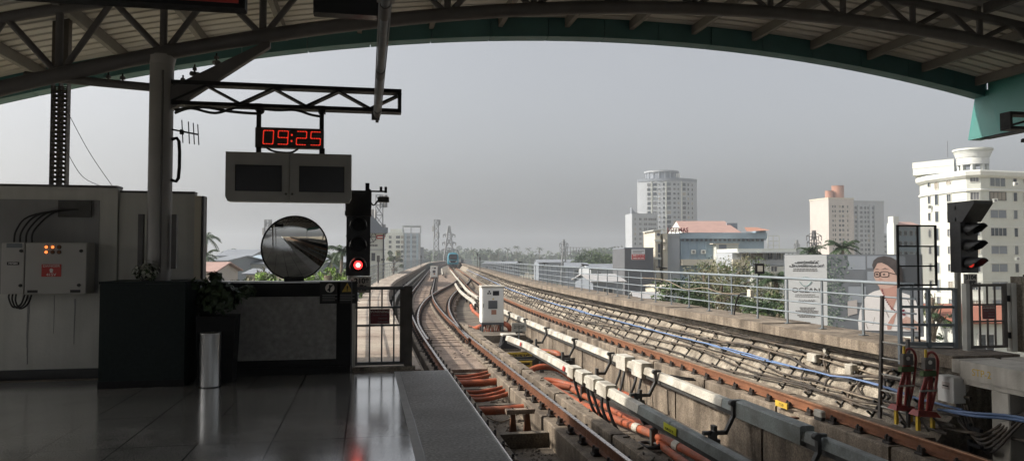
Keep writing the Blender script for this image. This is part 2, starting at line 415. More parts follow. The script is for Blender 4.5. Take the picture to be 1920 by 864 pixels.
# ---- concrete track beds
PL = [(1.82, .27), (3.32, .27), (6.40, .25), (7.86, .25)]
mb = MB()
def bed(mb, xc, w, z1, y0, y1, ln, gap=.07, z0=-1.62, ch=.02):
    y = y0
    while y < y1:
        e = min(y+ln*random.uniform(.93,1.07), y1); dz = random.uniform(-.006,.006); a, b = xc-w, xc+w
        ys = [y, e-gap] if e-y < 5 else [y,(y+e)/2,e-gap]
        mb.along([(a,z0),(b,z0),(b,z1-ch+dz),(b-ch,z1+dz),(a+ch,z1+dz),(a,z1-ch+dz)], y, e-gap, ys=ys)
        y = e
for x, w in PL:
    bed(mb, x, w, -1.2, 4, 60, 3.1); bed(mb, x, w, -1.2, 60, FAR, 8)
    mb.along([(x-w,-1.62),(x+w,-1.62),(x+w,-1.2),(x-w,-1.2)], -45, 3.9, ys=[-45,3.9])
mb.build('trackbed', 'concrete', kind='structure')
mb = MB()   # guard kerbs beside the rails
bed(mb, 3.79, .12, -1.09, 4, 31, 3.4, gap=.09); bed(mb, 6.13, .09, -1.06, 4, 75, 3.3, gap=.06); bed(mb, 6.13, .09, -1.06, 78, 200, 9)
bed(mb, 8.36, .13, -1.13, 10, 200, 3.6, gap=.1)
bed(mb, 1.28, .09, -1.1, 10.7, 120, 3.2)
mb.build('guard_kerb', 'concrete', kind='structure')
# cable trough covers left of the rail just past the platform
mb = MB(); panels(mb, .98, 1.16, -1.1, -.96, 10.75, 24, 1.1); mb.build('trough_path', 'cover', kind='structure')
# deck slabs through the points
def cross(y):      # lateral position of the crossover's centre line
    t = max(0, min(1, (y-24)/76)); s = .15*t+.85*t*t*(3-2*t); return 2.57+4.56*s
mb = MB(); y = 19.0; k = 0
while y < 120:
    e = y+random.choice((1.5, 2.1, 2.6))
    z = -1.26+random.uniform(-.015,.015)
    if not (19.6 < y < 20.4):
        mb.along([(2.1,-1.62),(3.04,-1.62),(3.04,z),(2.1,z)], y, e-.09, ys=[y,e-.09])
    if y > 30:
        x1 = min(cross(e)+1.0, 6.0)
        z2 = -1.3
        mb.along([(3.62,-1.62),(max(x1,3.9),-1.62),(max(x1,3.9),z2),(3.62,z2)], y, e-.06, ys=[y,e-.06])
    y = e
mb.build('deck_slab', 'slab', kind='structure')
mb = MB()      # thin sleepers across the crossover
for i in range(70):
    y = 25+i*.75
    x = cross(y); mb.along([(x-1.0,-1.3),(x+1.0,-1.3),(x+1.0,-1.235),(x-1.0,-1.235)], y, y+.24, ys=[y, y+.24])
mb.build('crossing_bed', 'slab', kind='structure')
mb = MB()      # cross walls of the open pits between the near rails
for y, z in ((9.2,-1.35),(12.4,-1.36),(15.2,-1.42),(17.0,-1.40),(18.8,-1.33),(20.45,-1.30)):
    mb.box(2.1, 3.04, y, y+.16, -1.62, z)
mb.build('pit_floor', 'concrete_dark', kind='structure')

# ---- rails
def rail_prof(x, top=-1.0):
    return ([(x-.07,top-.172),(x+.07,top-.172),(x+.07,top-.160),(x+.012,top-.140),(x+.010,top-.045),(x+.036,top-.034),(x+.036,top-.006),
             (x-.036,top-.006),(x-.036,top-.034),(x-.010,top-.045),(x-.012,top-.140),(x-.07,top-.160)])
def head_prof(x, top=-1.0): return [(x-.034,top-.008),(x+.034,top-.008),(x+.031,top),(x-.031,top)]
fb = MB().mi(0)   # one fastener: plate, two shoulders, two clips, two bolts
fb.cbox(-.17,.17,-.085,.085,-.2,-.165,.01)
for s in (-1,1):
    fb.cbox(s*.12-.032,s*.12+.032,-.06,.06,-.166,-.09,.012)
    fb.tube([(s*.13,-.05,-.10),(s*.09,-.05,-.125),(s*.075,0,-.11),(s*.09,.05,-.125),(s*.13,.05,-.10)],.013,5)
    fb.cyl((s*.145,.0,-.166),(s*.145,0,-.06),.019,.019,6,smooth=False)
FAST = fb.mesh('fastener', M['fastener'])
def rail(label, xf, y0, y1, web, head, sp=.72, group='running rails', fy0=None, nf=100, top=-1.0, both=False):
    t = thing('rail', label, 'rail', (0,0,0), 0, group)
    ys = track_ys(y0, y1)
    def sw(prof): return MB().sweep([[(x+xf(y), y, z) for x, z in prof] for y in ys])
    sw(rail_prof(0, top)).build('rail_web', web, t)
    sw(head_prof(0, top+.001)).build('rail_head', head, t)
    y = fy0 if fy0 is not None else y0+.4; n = 0; rest = MB()
    while y < min(y1, 120):
        if n < nf: link('fastener', FAST, t, (xf(y), y, top), -(off(y+.5)-off(y-.5)))
        else: rest.box(xf(y)-.15, xf(y)+.15, y-.07, y+.07, -1.2, top-.09)
        n += 1; y += sp
    if rest.v: rest.build('fastener', 'fastener', t, kind='stuff')
    return t
rail('polished running rail along the platform edge, left rail of the near track', lambda y: 1.82+off(y), -45, FAR, 'rust', 'rail_head', fy0=5)
rail('polished running rail right of the open pits, right rail of the near track', lambda y: 3.32+off(y), -45, FAR, 'rust', 'rail_head', fy0=5, sp=.66)
rail('rail of the far track hidden low behind the pale conductor rail cover', lambda y: 6.40+off(y), -45, FAR, 'rust_orange', 'rail_head_rusty', fy0=5, nf=60)
rail('rust orange running rail nearest the slanted cable wall', lambda y: 7.86+off(y), -45, FAR, 'rust_orange', 'rail_head_rusty', fy0=6, sp=.68)
rail('curved left rail of the crossover, bending across the near track', lambda y: cross(y)-.75+off(y)+.10*max(0,1-(y-24)/6), 24, 100, 'rust', 'rail_head', sp=.8, nf=60, group='crossover rails')
rail('curved right rail of the crossover, bending away from the near track', lambda y: cross(y)+.75+off(y)-.10*max(0,1-(y-24)/6), 24, 100, 'rust', 'rail_head', sp=.8, nf=60, group='crossover rails')
# ---- conductor rails under cover boards
def third_rail(label, x, pieces, brk, side=1, dzf=None, group='conductor rails'):
    """pieces: (y0, y1, material); a hollow cover board over the contact rail on bracket arms"""
    t = thing('conductor_rail', label, 'conductor rail', (0,0,0), 0, group)
    hi, lo, w = -.76, -.90, .077
    for y0, y1, m in pieces:
        prof = [(x-w-.012,lo),(x-w+.012,hi-.015),(x-w+.03,hi),(x+w-.03,hi),(x+w-.012,hi-.015),(x+w+.012,lo),(x+w-.006,lo),(x+w-.03,hi-.02),(x-w+.03,hi-.02),(x-w+.006,lo)]
        ys = ys_for(y0, y1, 1.5 if y0 > 20 else 4)
        MB().along(prof, y0, y1, ys=ys, dz=dzf).build('cover_board', m, t)
    ya, yb = pieces[0][0], pieces[-1][1]
    MB().along([(x-.035,-.99),(x+.035,-.99),(x+.035,-.87),(x-.035,-.87)], ya, yb, ys=ys_for(ya,yb,3), dz=dzf).build('contact_rail', 'bracket', t)
    me = MB()
    s = side
    me.bar((s*.13,0,-.70),(s*.13,0,-.96),.055,.07,(0,1,0)); me.box(*sorted((s*.02,s*.155)),-.035,.035,-.745,-.70)
    me.bar((s*.13,0,-.94),(s*.28,.0,-1.22),.05,.07,(0,1,0)); me.bar((s*.26,0,-1.20),(s*.48,0,-1.20),.06,.07,(0,1,0))
    me.box(*sorted((s*.44,s*.50)),-.06,.06,-1.32,-1.08); me.box(*sorted((s*.38,s*.50)),-.045,.045,-1.62,-1.3)
    me.cyl((s*.16,-.04,-.74),(s*.16,.04,-.74),.045,.045,10)
    bme = me.mesh('bracket', M['bracket'])
    for y in brk:
        link('bracket', bme, t, (x+off(y), y, dzf(y) if dzf else 0), -(off(y+.5)-off(y-.5)))
    return t
ramp = lambda y: -.10*max(0, (y-21.6)/1.6) if y > 21.6 else 0
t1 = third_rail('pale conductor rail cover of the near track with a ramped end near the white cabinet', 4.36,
    [(2,10.2,'cover_shaded'),(10.22,11.45,'cover_shaded'),(11.47,13.2,'cover'),(13.22,17.6,'cover'),(17.62,23.1,'cover')], (6.0,9.3,12.1,16.3,20.4), 1, ramp)  # near boards take the shaded colour up to the roof's shadow edge
for y, s_ in ((13.0,.55),(13.75,.5),(14.5,.5),(15.2,.45)):
    MB().along([(4.245,-.95),(4.475,-.95),(4.475,-.735),(4.45,-.715),(4.27,-.715),(4.245,-.735)], y, y+s_, ys=[y,y+s_]).build('splice_cover', 'cover', t1)
MB().along([(4.258,-.90),(4.262,-.90),(4.262,-.79),(4.258,-.79)], 9.9, 10.35, ys=[9.9,10.35]).build('yellow_tag', 'stickeryellow', t1, label='yellow number tag')
text('lettering', 'KL08-LS27-02', .052, 'ink', t1, (4.2465,10.12,-.86), (PI/2,0,-PI/2), .001)
for y in (20.6, 15.9):
    MB().along([(4.246,-.89),(4.25,-.89),(4.262,-.79),(4.258,-.79)], y, y+.16, ys=[y,y+.16]).build('warning_sticker', 'sign_red', t1)
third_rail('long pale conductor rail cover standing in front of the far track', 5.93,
    [(2,9.3,'cover_shaded'),(9.32,11.7,'cover_shaded'),(11.72,16.0,'cover'),(16.02,22,'cover'),(22.02,30,'cover'),(30.02,44,'cover'),(44.02,70,'cover'),(70.02,140,'cover')],  # first boards painted as shaded by the roof, the rest as sunlit
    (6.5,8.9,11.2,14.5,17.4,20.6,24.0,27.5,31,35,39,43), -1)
t2 = bpy.data.objects['conductor_rail.001']
for y in (15.3, 16.35):
    MB().along([(5.80,-1.0),(6.06,-1.0),(6.06,-.70),(6.04,-.68),(5.82,-.68),(5.80,-.70)], y, y+.62, ys=[y,y+.62]).build('splice_cover', 'cover', t2, label='white box shaped splice cover')
MB().along([(5.82,-.96),(6.04,-.96),(6.04,-.72),(6.01,-.70),(5.85,-.70),(5.82,-.72)], 9.35, 11.3, ys=[9.35,11.3]).build('splice_cover', 'cover_shaded', t2, label='grey ribbed expansion splice cover')
third_rail('short curved conductor rail cover between the crossover and the far track', 5.0+.35, [(40,50,'cover'),(50.02,68,'cover')], (41,45,49,53,57,61,65), 1, lambda y: -.12*max(0,(41.5-y)/1.5))
third_rail('conductor rail cover on the outer left side of the near track', .98, [(36,50,'cover'),(50.02,75,'cover'),(75.02,150,'cover')], (37,41,45,49,54,59,64,70), -1)
third_rail('far conductor rail cover beyond the second trackside cabinet', 4.3, [(104,160,'cover')], (105,112,120), 1)

# ================================================================== track side things
def conduit(label, pts, r, m='orange', group='orange cable conduits', name='conduit', n=10, sm=6, collars=()):
    p = smooth_path(pts, sm)
    t = MB().tube(p, r, n)
    o = t.build(name, m); o['label'] = label; o['category'] = 'conduit' if name == 'conduit' else 'cable'; o['group'] = group
    for i in collars:
        q = p[i]; d = (p[i+1]-p[i]).normalized()
        MB().cyl(q-d*.09, q+d*.09, r*1.18, r*1.18, 12).build('collar', 'cover', o)
    return o
def cross_pipe(y, r, z, label, sag=.03, skew=.15):
    x0, x1 = 2.0, 3.12
    conduit(label, [(x0,y-.02,z),(x0+.35,y,z-sag),(x0+.75,y+skew*.5,z-sag),(x1,y+skew,z)], r)
cross_pipe(14.45, .085, -1.37, 'thick orange conduit crossing the pit just behind the small steel trestle', .01, .08)
cross_pipe(15.85, .05, -1.38, 'slim orange conduit, nearest of three lying side by side across the pit', .05, .4)
cross_pipe(16.12, .045, -1.36, 'slim orange conduit, middle of three lying side by side across the pit', .05, .45)
cross_pipe(16.5, .04, -1.35, 'slim orange conduit, farthest of three lying side by side across the pit', .03, .4)
cross_pipe(17.6, .085, -1.36, 'thick orange conduit crossing the pit in front of the grey slab steps', .01, .1)
cross_pipe(18.1, .04, -1.33, 'thin orange conduit behind the second thick crossing conduit', .03, .5)
cross_pipe(18.45, .04, -1.31, 'thin orange conduit tight against the slab step of the pit', .03, .5)
conduit('long orange conduit running on the floor under the near conductor rail', [(4.02,19.6,-1.36),(4.2,18.2,-1.44),(4.38,16.5,-1.48),(4.5,14.8,-1.48),(4.68,13.4,-1.46),(4.85,12.2,-1.44),(4.95,10.8,-1.42),(4.98,8,-1.42)], .072, collars=(27,34))
conduit('second long orange conduit beside the first on the deck floor', [(4.75,17.2,-1.50),(4.86,15.4,-1.50),(4.95,14,-1.50),(5.05,12.8,-1.5),(4.80,11.5,-1.52),(4.74,8.5,-1.52)], .065)
conduit('orange conduit at the foot of the wall below the far conductor rail', [(5.52,20.3,-1.5),(5.58,19,-1.50),(5.68,17.6,-1.50),(5.80,15.9,-1.52)], .075)
conduit('orange conduit piece between the two wall jumper cables', [(5.30,18.0,-1.5),(5.5,16.8,-1.50),(5.72,15.0,-1.52)], .075)
conduit('orange conduit bowed up over the kerb toward the near conductor rail', [(3.92,18.6,-1.42),(4.15,18.8,-1.28),(4.5,18.9,-1.22),(4.9,18.8,-1.30),(5.1,18.3,-1.46)], .075)
conduit('orange conduit looping out beside the bowed one', [(3.95,17.9,-1.50),(4.3,18.0,-1.42),(4.7,17.7,-1.45),(5.0,17.0,-1.5)], .07)
conduit('orange conduit lying flat below the bowed pair', [(3.95,17.1,-1.52),(4.3,17.3,-1.44),(4.72,17.1,-1.46)], .075)
conduit('orange conduit bent over the dark trough beyond the conductor rail', [(4.75,22.3,-1.40),(5.05,22.0,-1.24),(5.35,21.7,-1.22),(5.56,21.4,-1.26),(5.60,21.3,-1.5)], .085)
conduit('orange conduit rising to the base of the near white cabinet', [(4.35,34.5,-1.5),(4.4,31.5,-1.42),(4.48,29.9,-1.2),(4.55,29.4,-1.05)], .10)
conduit('orange conduit stub right of the near white cabinet', [(5.3,29.2,-1.0),(5.5,29.0,-1.12),(5.62,29.2,-1.4)], .10)
conduit('orange conduit hanging from the ramped end of the curved conductor rail', [(5.55,40.2,-1.0),(5.52,39.3,-1.2),(5.58,37.6,-1.35),(5.5,35,-1.5)], .09)
conduit('thin grey cable sagging along the pit beside the slab', [(2.12,20.2,-1.25),(2.4,20.1,-1.36),(2.8,20.2,-1.33),(3.05,20.4,-1.24)], .018, 'cable_pale', 'loose track cables', 'cable')
conduit('thin grey cable slung across the pit behind the trestle', [(2.12,14.2,-1.36),(2.5,14.0,-1.5),(2.9,14.1,-1.36),(3.05,14.2,-1.25)], .014, 'cable_pale', 'loose track cables', 'cable')

t = thing('steel_trestle', 'small rusty steel trestle standing in the pit between the near rails', 'trestle', (2.66,12.95,-1.6))
MB().cbox(-.26,.26,-.07,.07,.50,.545,.008).cbox(-.25,.25,-.055,.055,.46,.50,.004).build('top_plate', 'slab', t)
for s in (-1,1):
    MB().sweep([[(s*.13-.07,-.07,0),(s*.13+.07,-.07,0),(s*.13+.07,.07,0),(s*.13-.07,.07,0)],[(s*.13-.035,-.035,.46),(s*.13+.035,-.035,.46),(s*.13+.035,.035,.46),(s*.13-.035,.035,.46)]]).build('leg', 'rust', t)
for s in (-1,1): MB().cyl((s*.13,0,.545),(s*.13,0,.565),.014,.014,6).build('bolt', 'fastener', t)

def trackside_cabinet(label, x, y, z, rz=0):
    t = thing('trackside_cabinet', label, 'cabinet', (x,y,z), rz, 'white trackside cabinets')
    MB().cbox(-.44,.44,-.30,.30,.36,1.74,.012).build('body', 'cabwhite', t)
    MB().cbox(-.47,.47,-.34,.34,1.742,1.80,.02).build('top', 'cover', t)
    d = MB().cbox(-.40,.40,-.325,-.302,.42,1.70,.006).build('door', 'cabwhite', t)
    MB().box(-.385,-.365,-.34,-.326,.95,1.1).build('handle', 'blackrubber', d)
    MB().box(-.18,.18,-.334,-.326,.90,1.22).build('vent', 'bslate', d)
    MB().box(.0,.25,-.334,-.326,1.42,1.60).build('display_window', 'screen', d)
    MB().box(-.06,.14,-.334,-.326,.68,.86).build('warning_sticker', 'terracotta', d)
    MB().add([(-.03,-.3345,1.26),(.05,-.3345,1.26),(.01,-.3345,1.33)],[(0,1,2)]).build('warning_triangle', 'sign_yellow', d)
    for k,(dx,dz) in enumerate(((-.14,1.58),(-.19,1.50),(-.10,1.50))): MB().box(dx-.03,dx+.03,-.333,-.326,dz-.03,dz+.03).build('symbol', 'ink', d)
    MB().box(-.44,.44,-.29,.29,.28,.358).build('plinth', 'bslate', t)
    for sx in (-1,1):
        for sy in (-1,1): MB().box(sx*.40-.035,sx*.40+.035,sy*.25-.035,sy*.25+.035,0,.28).build('leg', 'galv_dark', t)
    mb = MB()
    for i in range(12):
        xx = -.28+i*.05; mb.tube(smooth_path([(xx,-.1+random.uniform(-.1,.1),.29),(xx+random.uniform(-.03,.03),-.15,.15),(xx+random.uniform(-.06,.06),-.22,.0)],3), .02, 5)
    mb.build('cable_bundle', 'orange', t)
    return t
trackside_cabinet('white trackside cabinet nearest the camera, with red cables under it', 4.86, 29.3, -1.32)
trackside_cabinet('second white trackside cabinet, farther off beside the crossing rails', 8.55, 97.0, -1.32, -.1)
MB().box(4.0,5.9,27.6,31.2,-1.62,-1.32).build('cabinet_path', 'concrete_dark', kind='structure')

t = thing('rail_marker', 'small grey number plate on a thin post right of the white cabinet', 'sign', (5.22,25.6,-1.6))
MB().cyl((0,0,0),(0,0,.72),.022,.022,8).build('post', 'galv_dark', t)
MB().cbox(-.26,.26,-.012,.012,.62,.92,.006).build('plate', 'galv_post', t)
text('lettering', '2102P', .15, 'ink', t, (0,-.014,.77), bold=.002)
t = thing('connection_box', 'black rail connection box with a white lid at the conductor rail end', 'connection box', (4.62,24.4,-1.6))
MB().sweep([[(-.30,-.24,.2),(.30,-.24,.2),(.30,.24,.2),(-.30,.24,.2)],[(-.22,-.18,.62),(.22,-.18,.62),(.22,.18,.62),(-.22,.18,.62)]]).build('body', 'blackrubber', t)
MB().cbox(-.25,.25,-.20,.20,.622,.68,.02).build('lid', 'cover', t)
MB().box(-.36,.36,-.28,.28,0,.20).build('base', 'concrete_dark', t)
MB().tube(smooth_path([(-.2,-.22,.45),(-.32,-.36,.32),(-.5,-.4,.22),(-.62,-.38,.2)],4),.02,6).build('cable', 'blackrubber', t)

t = thing('warning_board', 'yellow warning board lettered in black, low across the deck behind the kerb', 'sign', (4.55,21.6,-1.6))
MB().box(-.62,.95,-.02,.02,.13,.40).build('board', 'sign_yellow', t)
text('lettering', 'DURING M', .20, 'ink', t, (-.1,-.023,.265), bold=.004)
MB().box(-.64,.97,.021,.16,.0,.42).build('support', 'concrete_dark', t)
t = thing('warning_board', 'small yellow plate on the dark trough below the lettered board', 'sign', (4.38,20.35,-1.6))
MB().box(-.22,.14,-.015,.015,.02,.33).build('board', 'sign_yellow', t)
for z in (.10,.25): MB().box(-.15,.07,-.0185,-.0155,z-.03,z+.03).build('symbol', 'ink', t)
t = thing('cable_trough', 'dark open cable trough across the deck under the conductor rails', 'trough', (5.0,20.7,-1.6))
MB().box(-.9,.85,0,.05,0,.33).box(-.9,.85,.50,.55,0,.33).box(-.9,.85,.05,.50,0,.06).build('channel', 'bracket', t)
# jumper cables from the splice boxes down to the floor
for i,(y,dy) in enumerate(((15.45,0),(15.75,.1),(16.5,0),(16.8,.08))):
    conduit('black jumper cable hanging from a white splice cover of the far conductor rail', [(5.86,y,-.98),(5.78,y-.1,-1.15),(5.70,y-.15+dy,-1.4),(5.62,y-.1+dy,-1.56)], .03, 'blackrubber', 'jumper cables of the far conductor rail', 'cable')
for i,(y,dx) in enumerate(((13.1,0),(13.35,-.05),(14.1,.04),(14.35,0),(15.3,.02))):
    conduit('black jumper cable hanging from the near conductor rail splice covers', [(4.30,y,-.94),(4.33+dx,y-.02,-1.15),(4.40+dx,y-.06,-1.38),(4.50+dx,y-.05,-1.55)], .03, 'blackrubber', 'jumper cables of the near conductor rail', 'cable')
conduit('black coiled hose lying beside the conductor rail bracket', [(4.55,11.9,-1.56),(4.75,11.75,-1.54),(4.85,11.95,-1.54),(4.7,12.15,-1.54),(4.5,12.0,-1.52),(4.62,11.7,-1.52),(4.85,11.85,-1.5)], .03, 'blackrubber', 'loose hoses', 'cable')

# ---- cable wall: brackets, cables, boxes
def wallpt(t, y, outw=0.0):
    """point on the slanted wall: t = 0 at its foot, 1 under the coping"""
    if t < .84: x, z = 8.74+(9.36-8.74)*t/.84, -1.25+.83*t/.84
    else: x, z = 9.36+.16*(t-.84)/.16, -.42+.25*(t-.84)/.16
    return Vector((x-.80*outw+off(y), y, z+.60*outw))
bb = MB()
for t_ in (.06,.24,.42,.60,.78):
    p = wallpt(t_, 0); q = wallpt(t_, 0, .15)
    bb.bar(p, q, .035, .03, (0,1,0))
bb.bar(wallpt(.0,0,.012), wallpt(.83,0,.012), .05, .018, (0,1,0))
BR = bb.mesh('cable_bracket', M['bracket'])
y = 11.0; n = 0
while y < 100:
    link('cable_bracket', BR, None, (off(y), y, 0), 0, label='dark steel arm bracket carrying cables on the slanted concrete wall', category='bracket', group='cable brackets on the right wall')
    y += random.uniform(.7,1.15) if y < 45 else 1.4
def wall_cable(label, t0, r, m, y0=10.0, y1=140, wob=.03, o_=.10, grp='cables along the right wall', step=.55, dips=()):
    pts = []; y = y0; ph = random.uniform(0,6)
    while y < y1:
        s = .5+.5*math.sin(2*PI*(y-11.0)) if y < 45 else .5
        t = t0+wob*(math.sin(y*.9+ph)*.5+math.sin(y*.37+ph*2)*.6)-.012*s
        for (a, b, d) in dips:
            if a < y < b: t += d*math.sin(PI*(y-a)/(b-a))
        pts.append(wallpt(max(.02,min(.95,t)), y, o_+.02*math.sin(y*1.3+ph))); y += step*(1 if y < 40 else 2.5)
    o = MB().tube(pts, r, 6).build('cable', m); o['label'] = label; o['category'] = 'cable'; o['group'] = grp
wall_cable('topmost dark cable under the coping of the slanted wall', .88, .026, 'cable', wob=.015, o_=.05)
wall_cable('second dark cable below the coping of the slanted wall', .82, .03, 'cable', wob=.03, o_=.09)
wall_cable('pale dusty cable on the second row of bracket arms', .66, .016, 'cable_pale', wob=.05)
wall_cable('dark drooping cable beside the pale one on the second row of arms', .62, .032, 'cable', wob=.05, o_=.12, dips=((12,15,-.16),(17,20,-.08)))
wall_cable('bright blue cable lying on the middle row of bracket arms', .455, .019, 'cable_blue', wob=.02, o_=.13, dips=((11.2,13.3,.05),))
wall_cable('second blue cable right behind the bright blue one', .475, .017, 'cable_blue', wob=.02, o_=.07, dips=((11.2,13.3,.05),))
wall_cable('dark cable just below the blue pair',   .38, .02, 'cable', wob=.08, o_=.09, dips=((14,16,-.1),))
wall_cable('pale dusty cable on the lower row of bracket arms', .265, .015, 'cable_pale', wob=.06)
wall_cable('dark cable on the lower row of bracket arms', .24, .022, 'cable', wob=.08, o_=.12, dips=((11.5,14,-.08),))
wall_cable('dark cable along the foot of the slanted wall', .09, .022, 'cable', wob=.07, o_=.12)
for i,(y0,t0,y1_,t1_) in enumerate(((13.9,.8,13.2,.2),(12.95,.75,12.2,.3),(12.8,.7,12.4,.1),(14.6,.6,13.7,.05),(16.2,.8,15.2,.3),(12.0,.85,11.6,.2),(19.0,.8,17.6,.3))):
    pts = [wallpt(t0+(t1_-t0)*k/5+.05*math.sin(k*2.1+i), y0+(y1_-y0)*k/5+.12*math.sin(k*1.7+i), .09) for k in range(6)]
    o = MB().tube(smooth_path(pts,4), .026, 6).build('cable', 'cable'); o['label'] = 'dark slack cable drooping down across the cable rows of the slanted wall'; o['category'] = 'cable'; o['group'] = 'slack cables on the right wall'
def junction_box(label, y, t, w, h, m='cover'):
    p = wallpt(t, y, .12); o = thing('junction_box', label, 'junction box', p, 0, 'junction boxes on the cable wall')
    MB().cbox(-.07,.07,-w/2,w/2,-h/2,h/2,.012).build('body', m, o)
    MB().cbox(-.085,-.071,-w/2+.01,w/2-.01,-h/2+.01,h/2-.01,.004).build('lid', m, o)
    for s in (-1,1): MB().cyl((0,s*w*.25,-h/2-.04),(0,s*w*.25,-h/2),.022,.022,8).build('gland', 'blackrubber', o)
junction_box('cream junction box on the wall, the left one of the near pair', 14.15, .70, .30, .17)
junction_box('cream junction box on the wall, right of its twin, near the ladder', 12.85, .62, .20, .26)
t = thing('wall_fitting', 'small white round fitting above the left cream junction box', 'fitting', wallpt(.88,14.0,.06))
MB().cyl((-.02,0,0),(-.06,0,0),.05,.05,12).build('cap', 'cover', t); MB().box(-.03,.05,-.03,.03,-.10,-.03).build('base', 'cover', t)

# ---- fence along the right walkway
def railing(label, x, y0, y1, sp, mats=('galv','galv_dark'), z0=.045, h=1.06, posts=None):
    t = thing('metal_railing', label, 'railing', (0,0,0))
    ys = track_ys(y0, y1)
    MB().tube([(x+off(y),y,z0+h) for y in ys], .032, 8).build('top_rail', mats[0], t)
    for k in (.26,.50,.75): MB().tube([(x+off(y),y,z0+h*k) for y in ys], .019, 6).build('mid_rail', mats[0], t)
    pm = MB().box(-.012,.012,-.03,.03,0,h-.02).cbox(-.07,.07,-.07,.07,0,.014,.004).mesh('post', M[mats[1]])
    y = y0+.1; n = 0; rest = MB()
    while y < min(y1, 260):
        if n < 95: link('post', pm, t, (x+off(y), y, z0))
        else: rest.box(x+off(y)-.02, x+off(y)+.02, y-.03, y+.03, z0, z0+h)
        y += sp if y < 60 else sp*1.5; n += 1
    if rest.v: rest.build('post', mats[1], t, kind='stuff')
    return t
railing('pale grey metal railing along the right walkway above the cable wall', 9.75, 11.9, 240, 1.37)
railing('grey metal railing curving along the left walkway beyond the gate', -.36, 11.3, 240, 1.4, z0=-.02, h=1.12)
def floodlight(label, y, flat=False):
    t = thing('floodlight', label, 'floodlight', (9.75+off(y), y, 1.12), 0, 'floodlights on the right railing')
    if flat:
        MB().cyl((0,0,0),(0,0,.10),.02,.02,6).build('stem', 'blackrubber', t)
        MB().sweep([[(-.10,-.13,.12),(.20,-.13,.08),(.20,.13,.08),(-.10,.13,.12)],[(-.10,-.13,.17),(.20,-.13,.12),(.20,.13,.12),(-.10,.13,.17)]]).build('head', 'blackrubber', t)
    else:
        MB().cyl((0,0,0),(0,0,.08),.025,.025,8).build('stem', 'blackrubber', t)
        MB().sweep([[(-.12,-.02,.06),(.10,-.09,.06),(.10,-.09,.32),(-.12,-.02,.32)],[(-.08,.07,.08),(.12,.0,.08),(.12,.0,.30),(-.08,.07,.30)]]).build('head', 'blackrubber', t)
        MB().sweep([[(-.06,-.045,.12),(.06,-.083,.12),(.06,-.083,.26),(-.06,-.045,.26)],[(-.06,-.042,.12),(.06,-.080,.12),(.06,-.080,.26),(-.06,-.042,.26)]]).build('lens', 'cover', t)
floodlight('black floodlight tilted on the railing, nearest one, with a pale grey lens', 17.4)
for y, l in ((23.9,'flat black floodlight on the railing in front of the grey building'),(33.5,'flat black floodlight on the railing in front of the slate box building'),
             (43,'flat black floodlight on the railing near the far rounded tree'),(54,'flat black floodlight on the railing below the lattice pylon'),(68,'flat black floodlight on the railing, farthest of the row')):
    floodlight(l, y, True)
t = thing('junction_box', 'cream junction box clamped to a railing post under the nearest floodlight', 'junction box', (9.70,17.75,.68), 0, 'boxes on the right railing')
MB().cbox(-.05,.05,-.09,.09,-.09,.09,.01).build('body', 'bcream', t)
conduit('black cable looping down from the railing box to the coping', [(9.7,17.85,.66),(9.68,18.2,.64),(9.67,18.4,.5),(9.66,18.5,.25),(9.66,18.55,.06)], .022, 'blackrubber', 'loose track cables', 'cable')
conduit('grey cable tied along the railing toward the far floodlights', [(9.7,17.9,.66),(9.7,19.2,.60),(9.7,20.4,.7),(9.71,21.8,.62),(9.71,23.4,.84),(9.72,25.5,.86)], .014, 'cable_pale', 'loose track cables', 'cable')

# ---- marker posts far along the track
for x, y, h, l in ((-.1,47,1.7,'dark marker post on the left walkway where the railing bends'),(9.5,110,2.2,'dark marker post at the right railing just right of the train'),
                   (.9,120,1.9,'dark marker post far along the left parapet'),(8.9,92,1.6,'short dark post between the train and the right railing')):
    t = thing('marker_post', l, 'post', (x+off(y), y, 0), 0, 'trackside marker posts')
    MB().cyl((0,0,0),(0,0,h),.05,.05,8).build('shaft', 'steel_dark', t); MB().box(-.09,.09,-.06,.06,h-.4,h).build('head', 'steel_dark', t)

# ================================================================== station
XC = 4.95
def roofz(x): return 5.98-.0136*(x-XC)**2          # underside of the roof sheet
def chordz(x): return 5.21-.0168*(x-XC)**2+.0017*max(0,x+3)**2
RX0, RX1, RY0, RY1 = -9.5, 12.45, -14.0, 13.02
roof = thing('station_roof', 'arched ribbed metal station roof on dark steel trusses with a teal edge', 'roof', (0,0,0))
ribs = []; y = RY1
while y > RY0:
    ribs += [(y, 0.0), (y-.17, 0.0), (y-.185, .028), (y-.235, .028)]; y -= .25
mb = MB(); xs = [RX0+(RX1-RX0)*i/36 for i in range(37)]
mb.sweep([[(x, yy, roofz(x)+dz) for yy, dz in ribs] for x in xs], closed=False)
mb.build('roof_sheet', 'roofsheet', roof)
MB().sweep([[(x,RY0,roofz(x)+.06),(x,RY1+.3,roofz(x)+.06),(x,RY1+.3,roofz(x)+.12),(x,RY0,roofz(x)+.12)] for x in xs]).build('roof_cover', 'tinroof', roof)
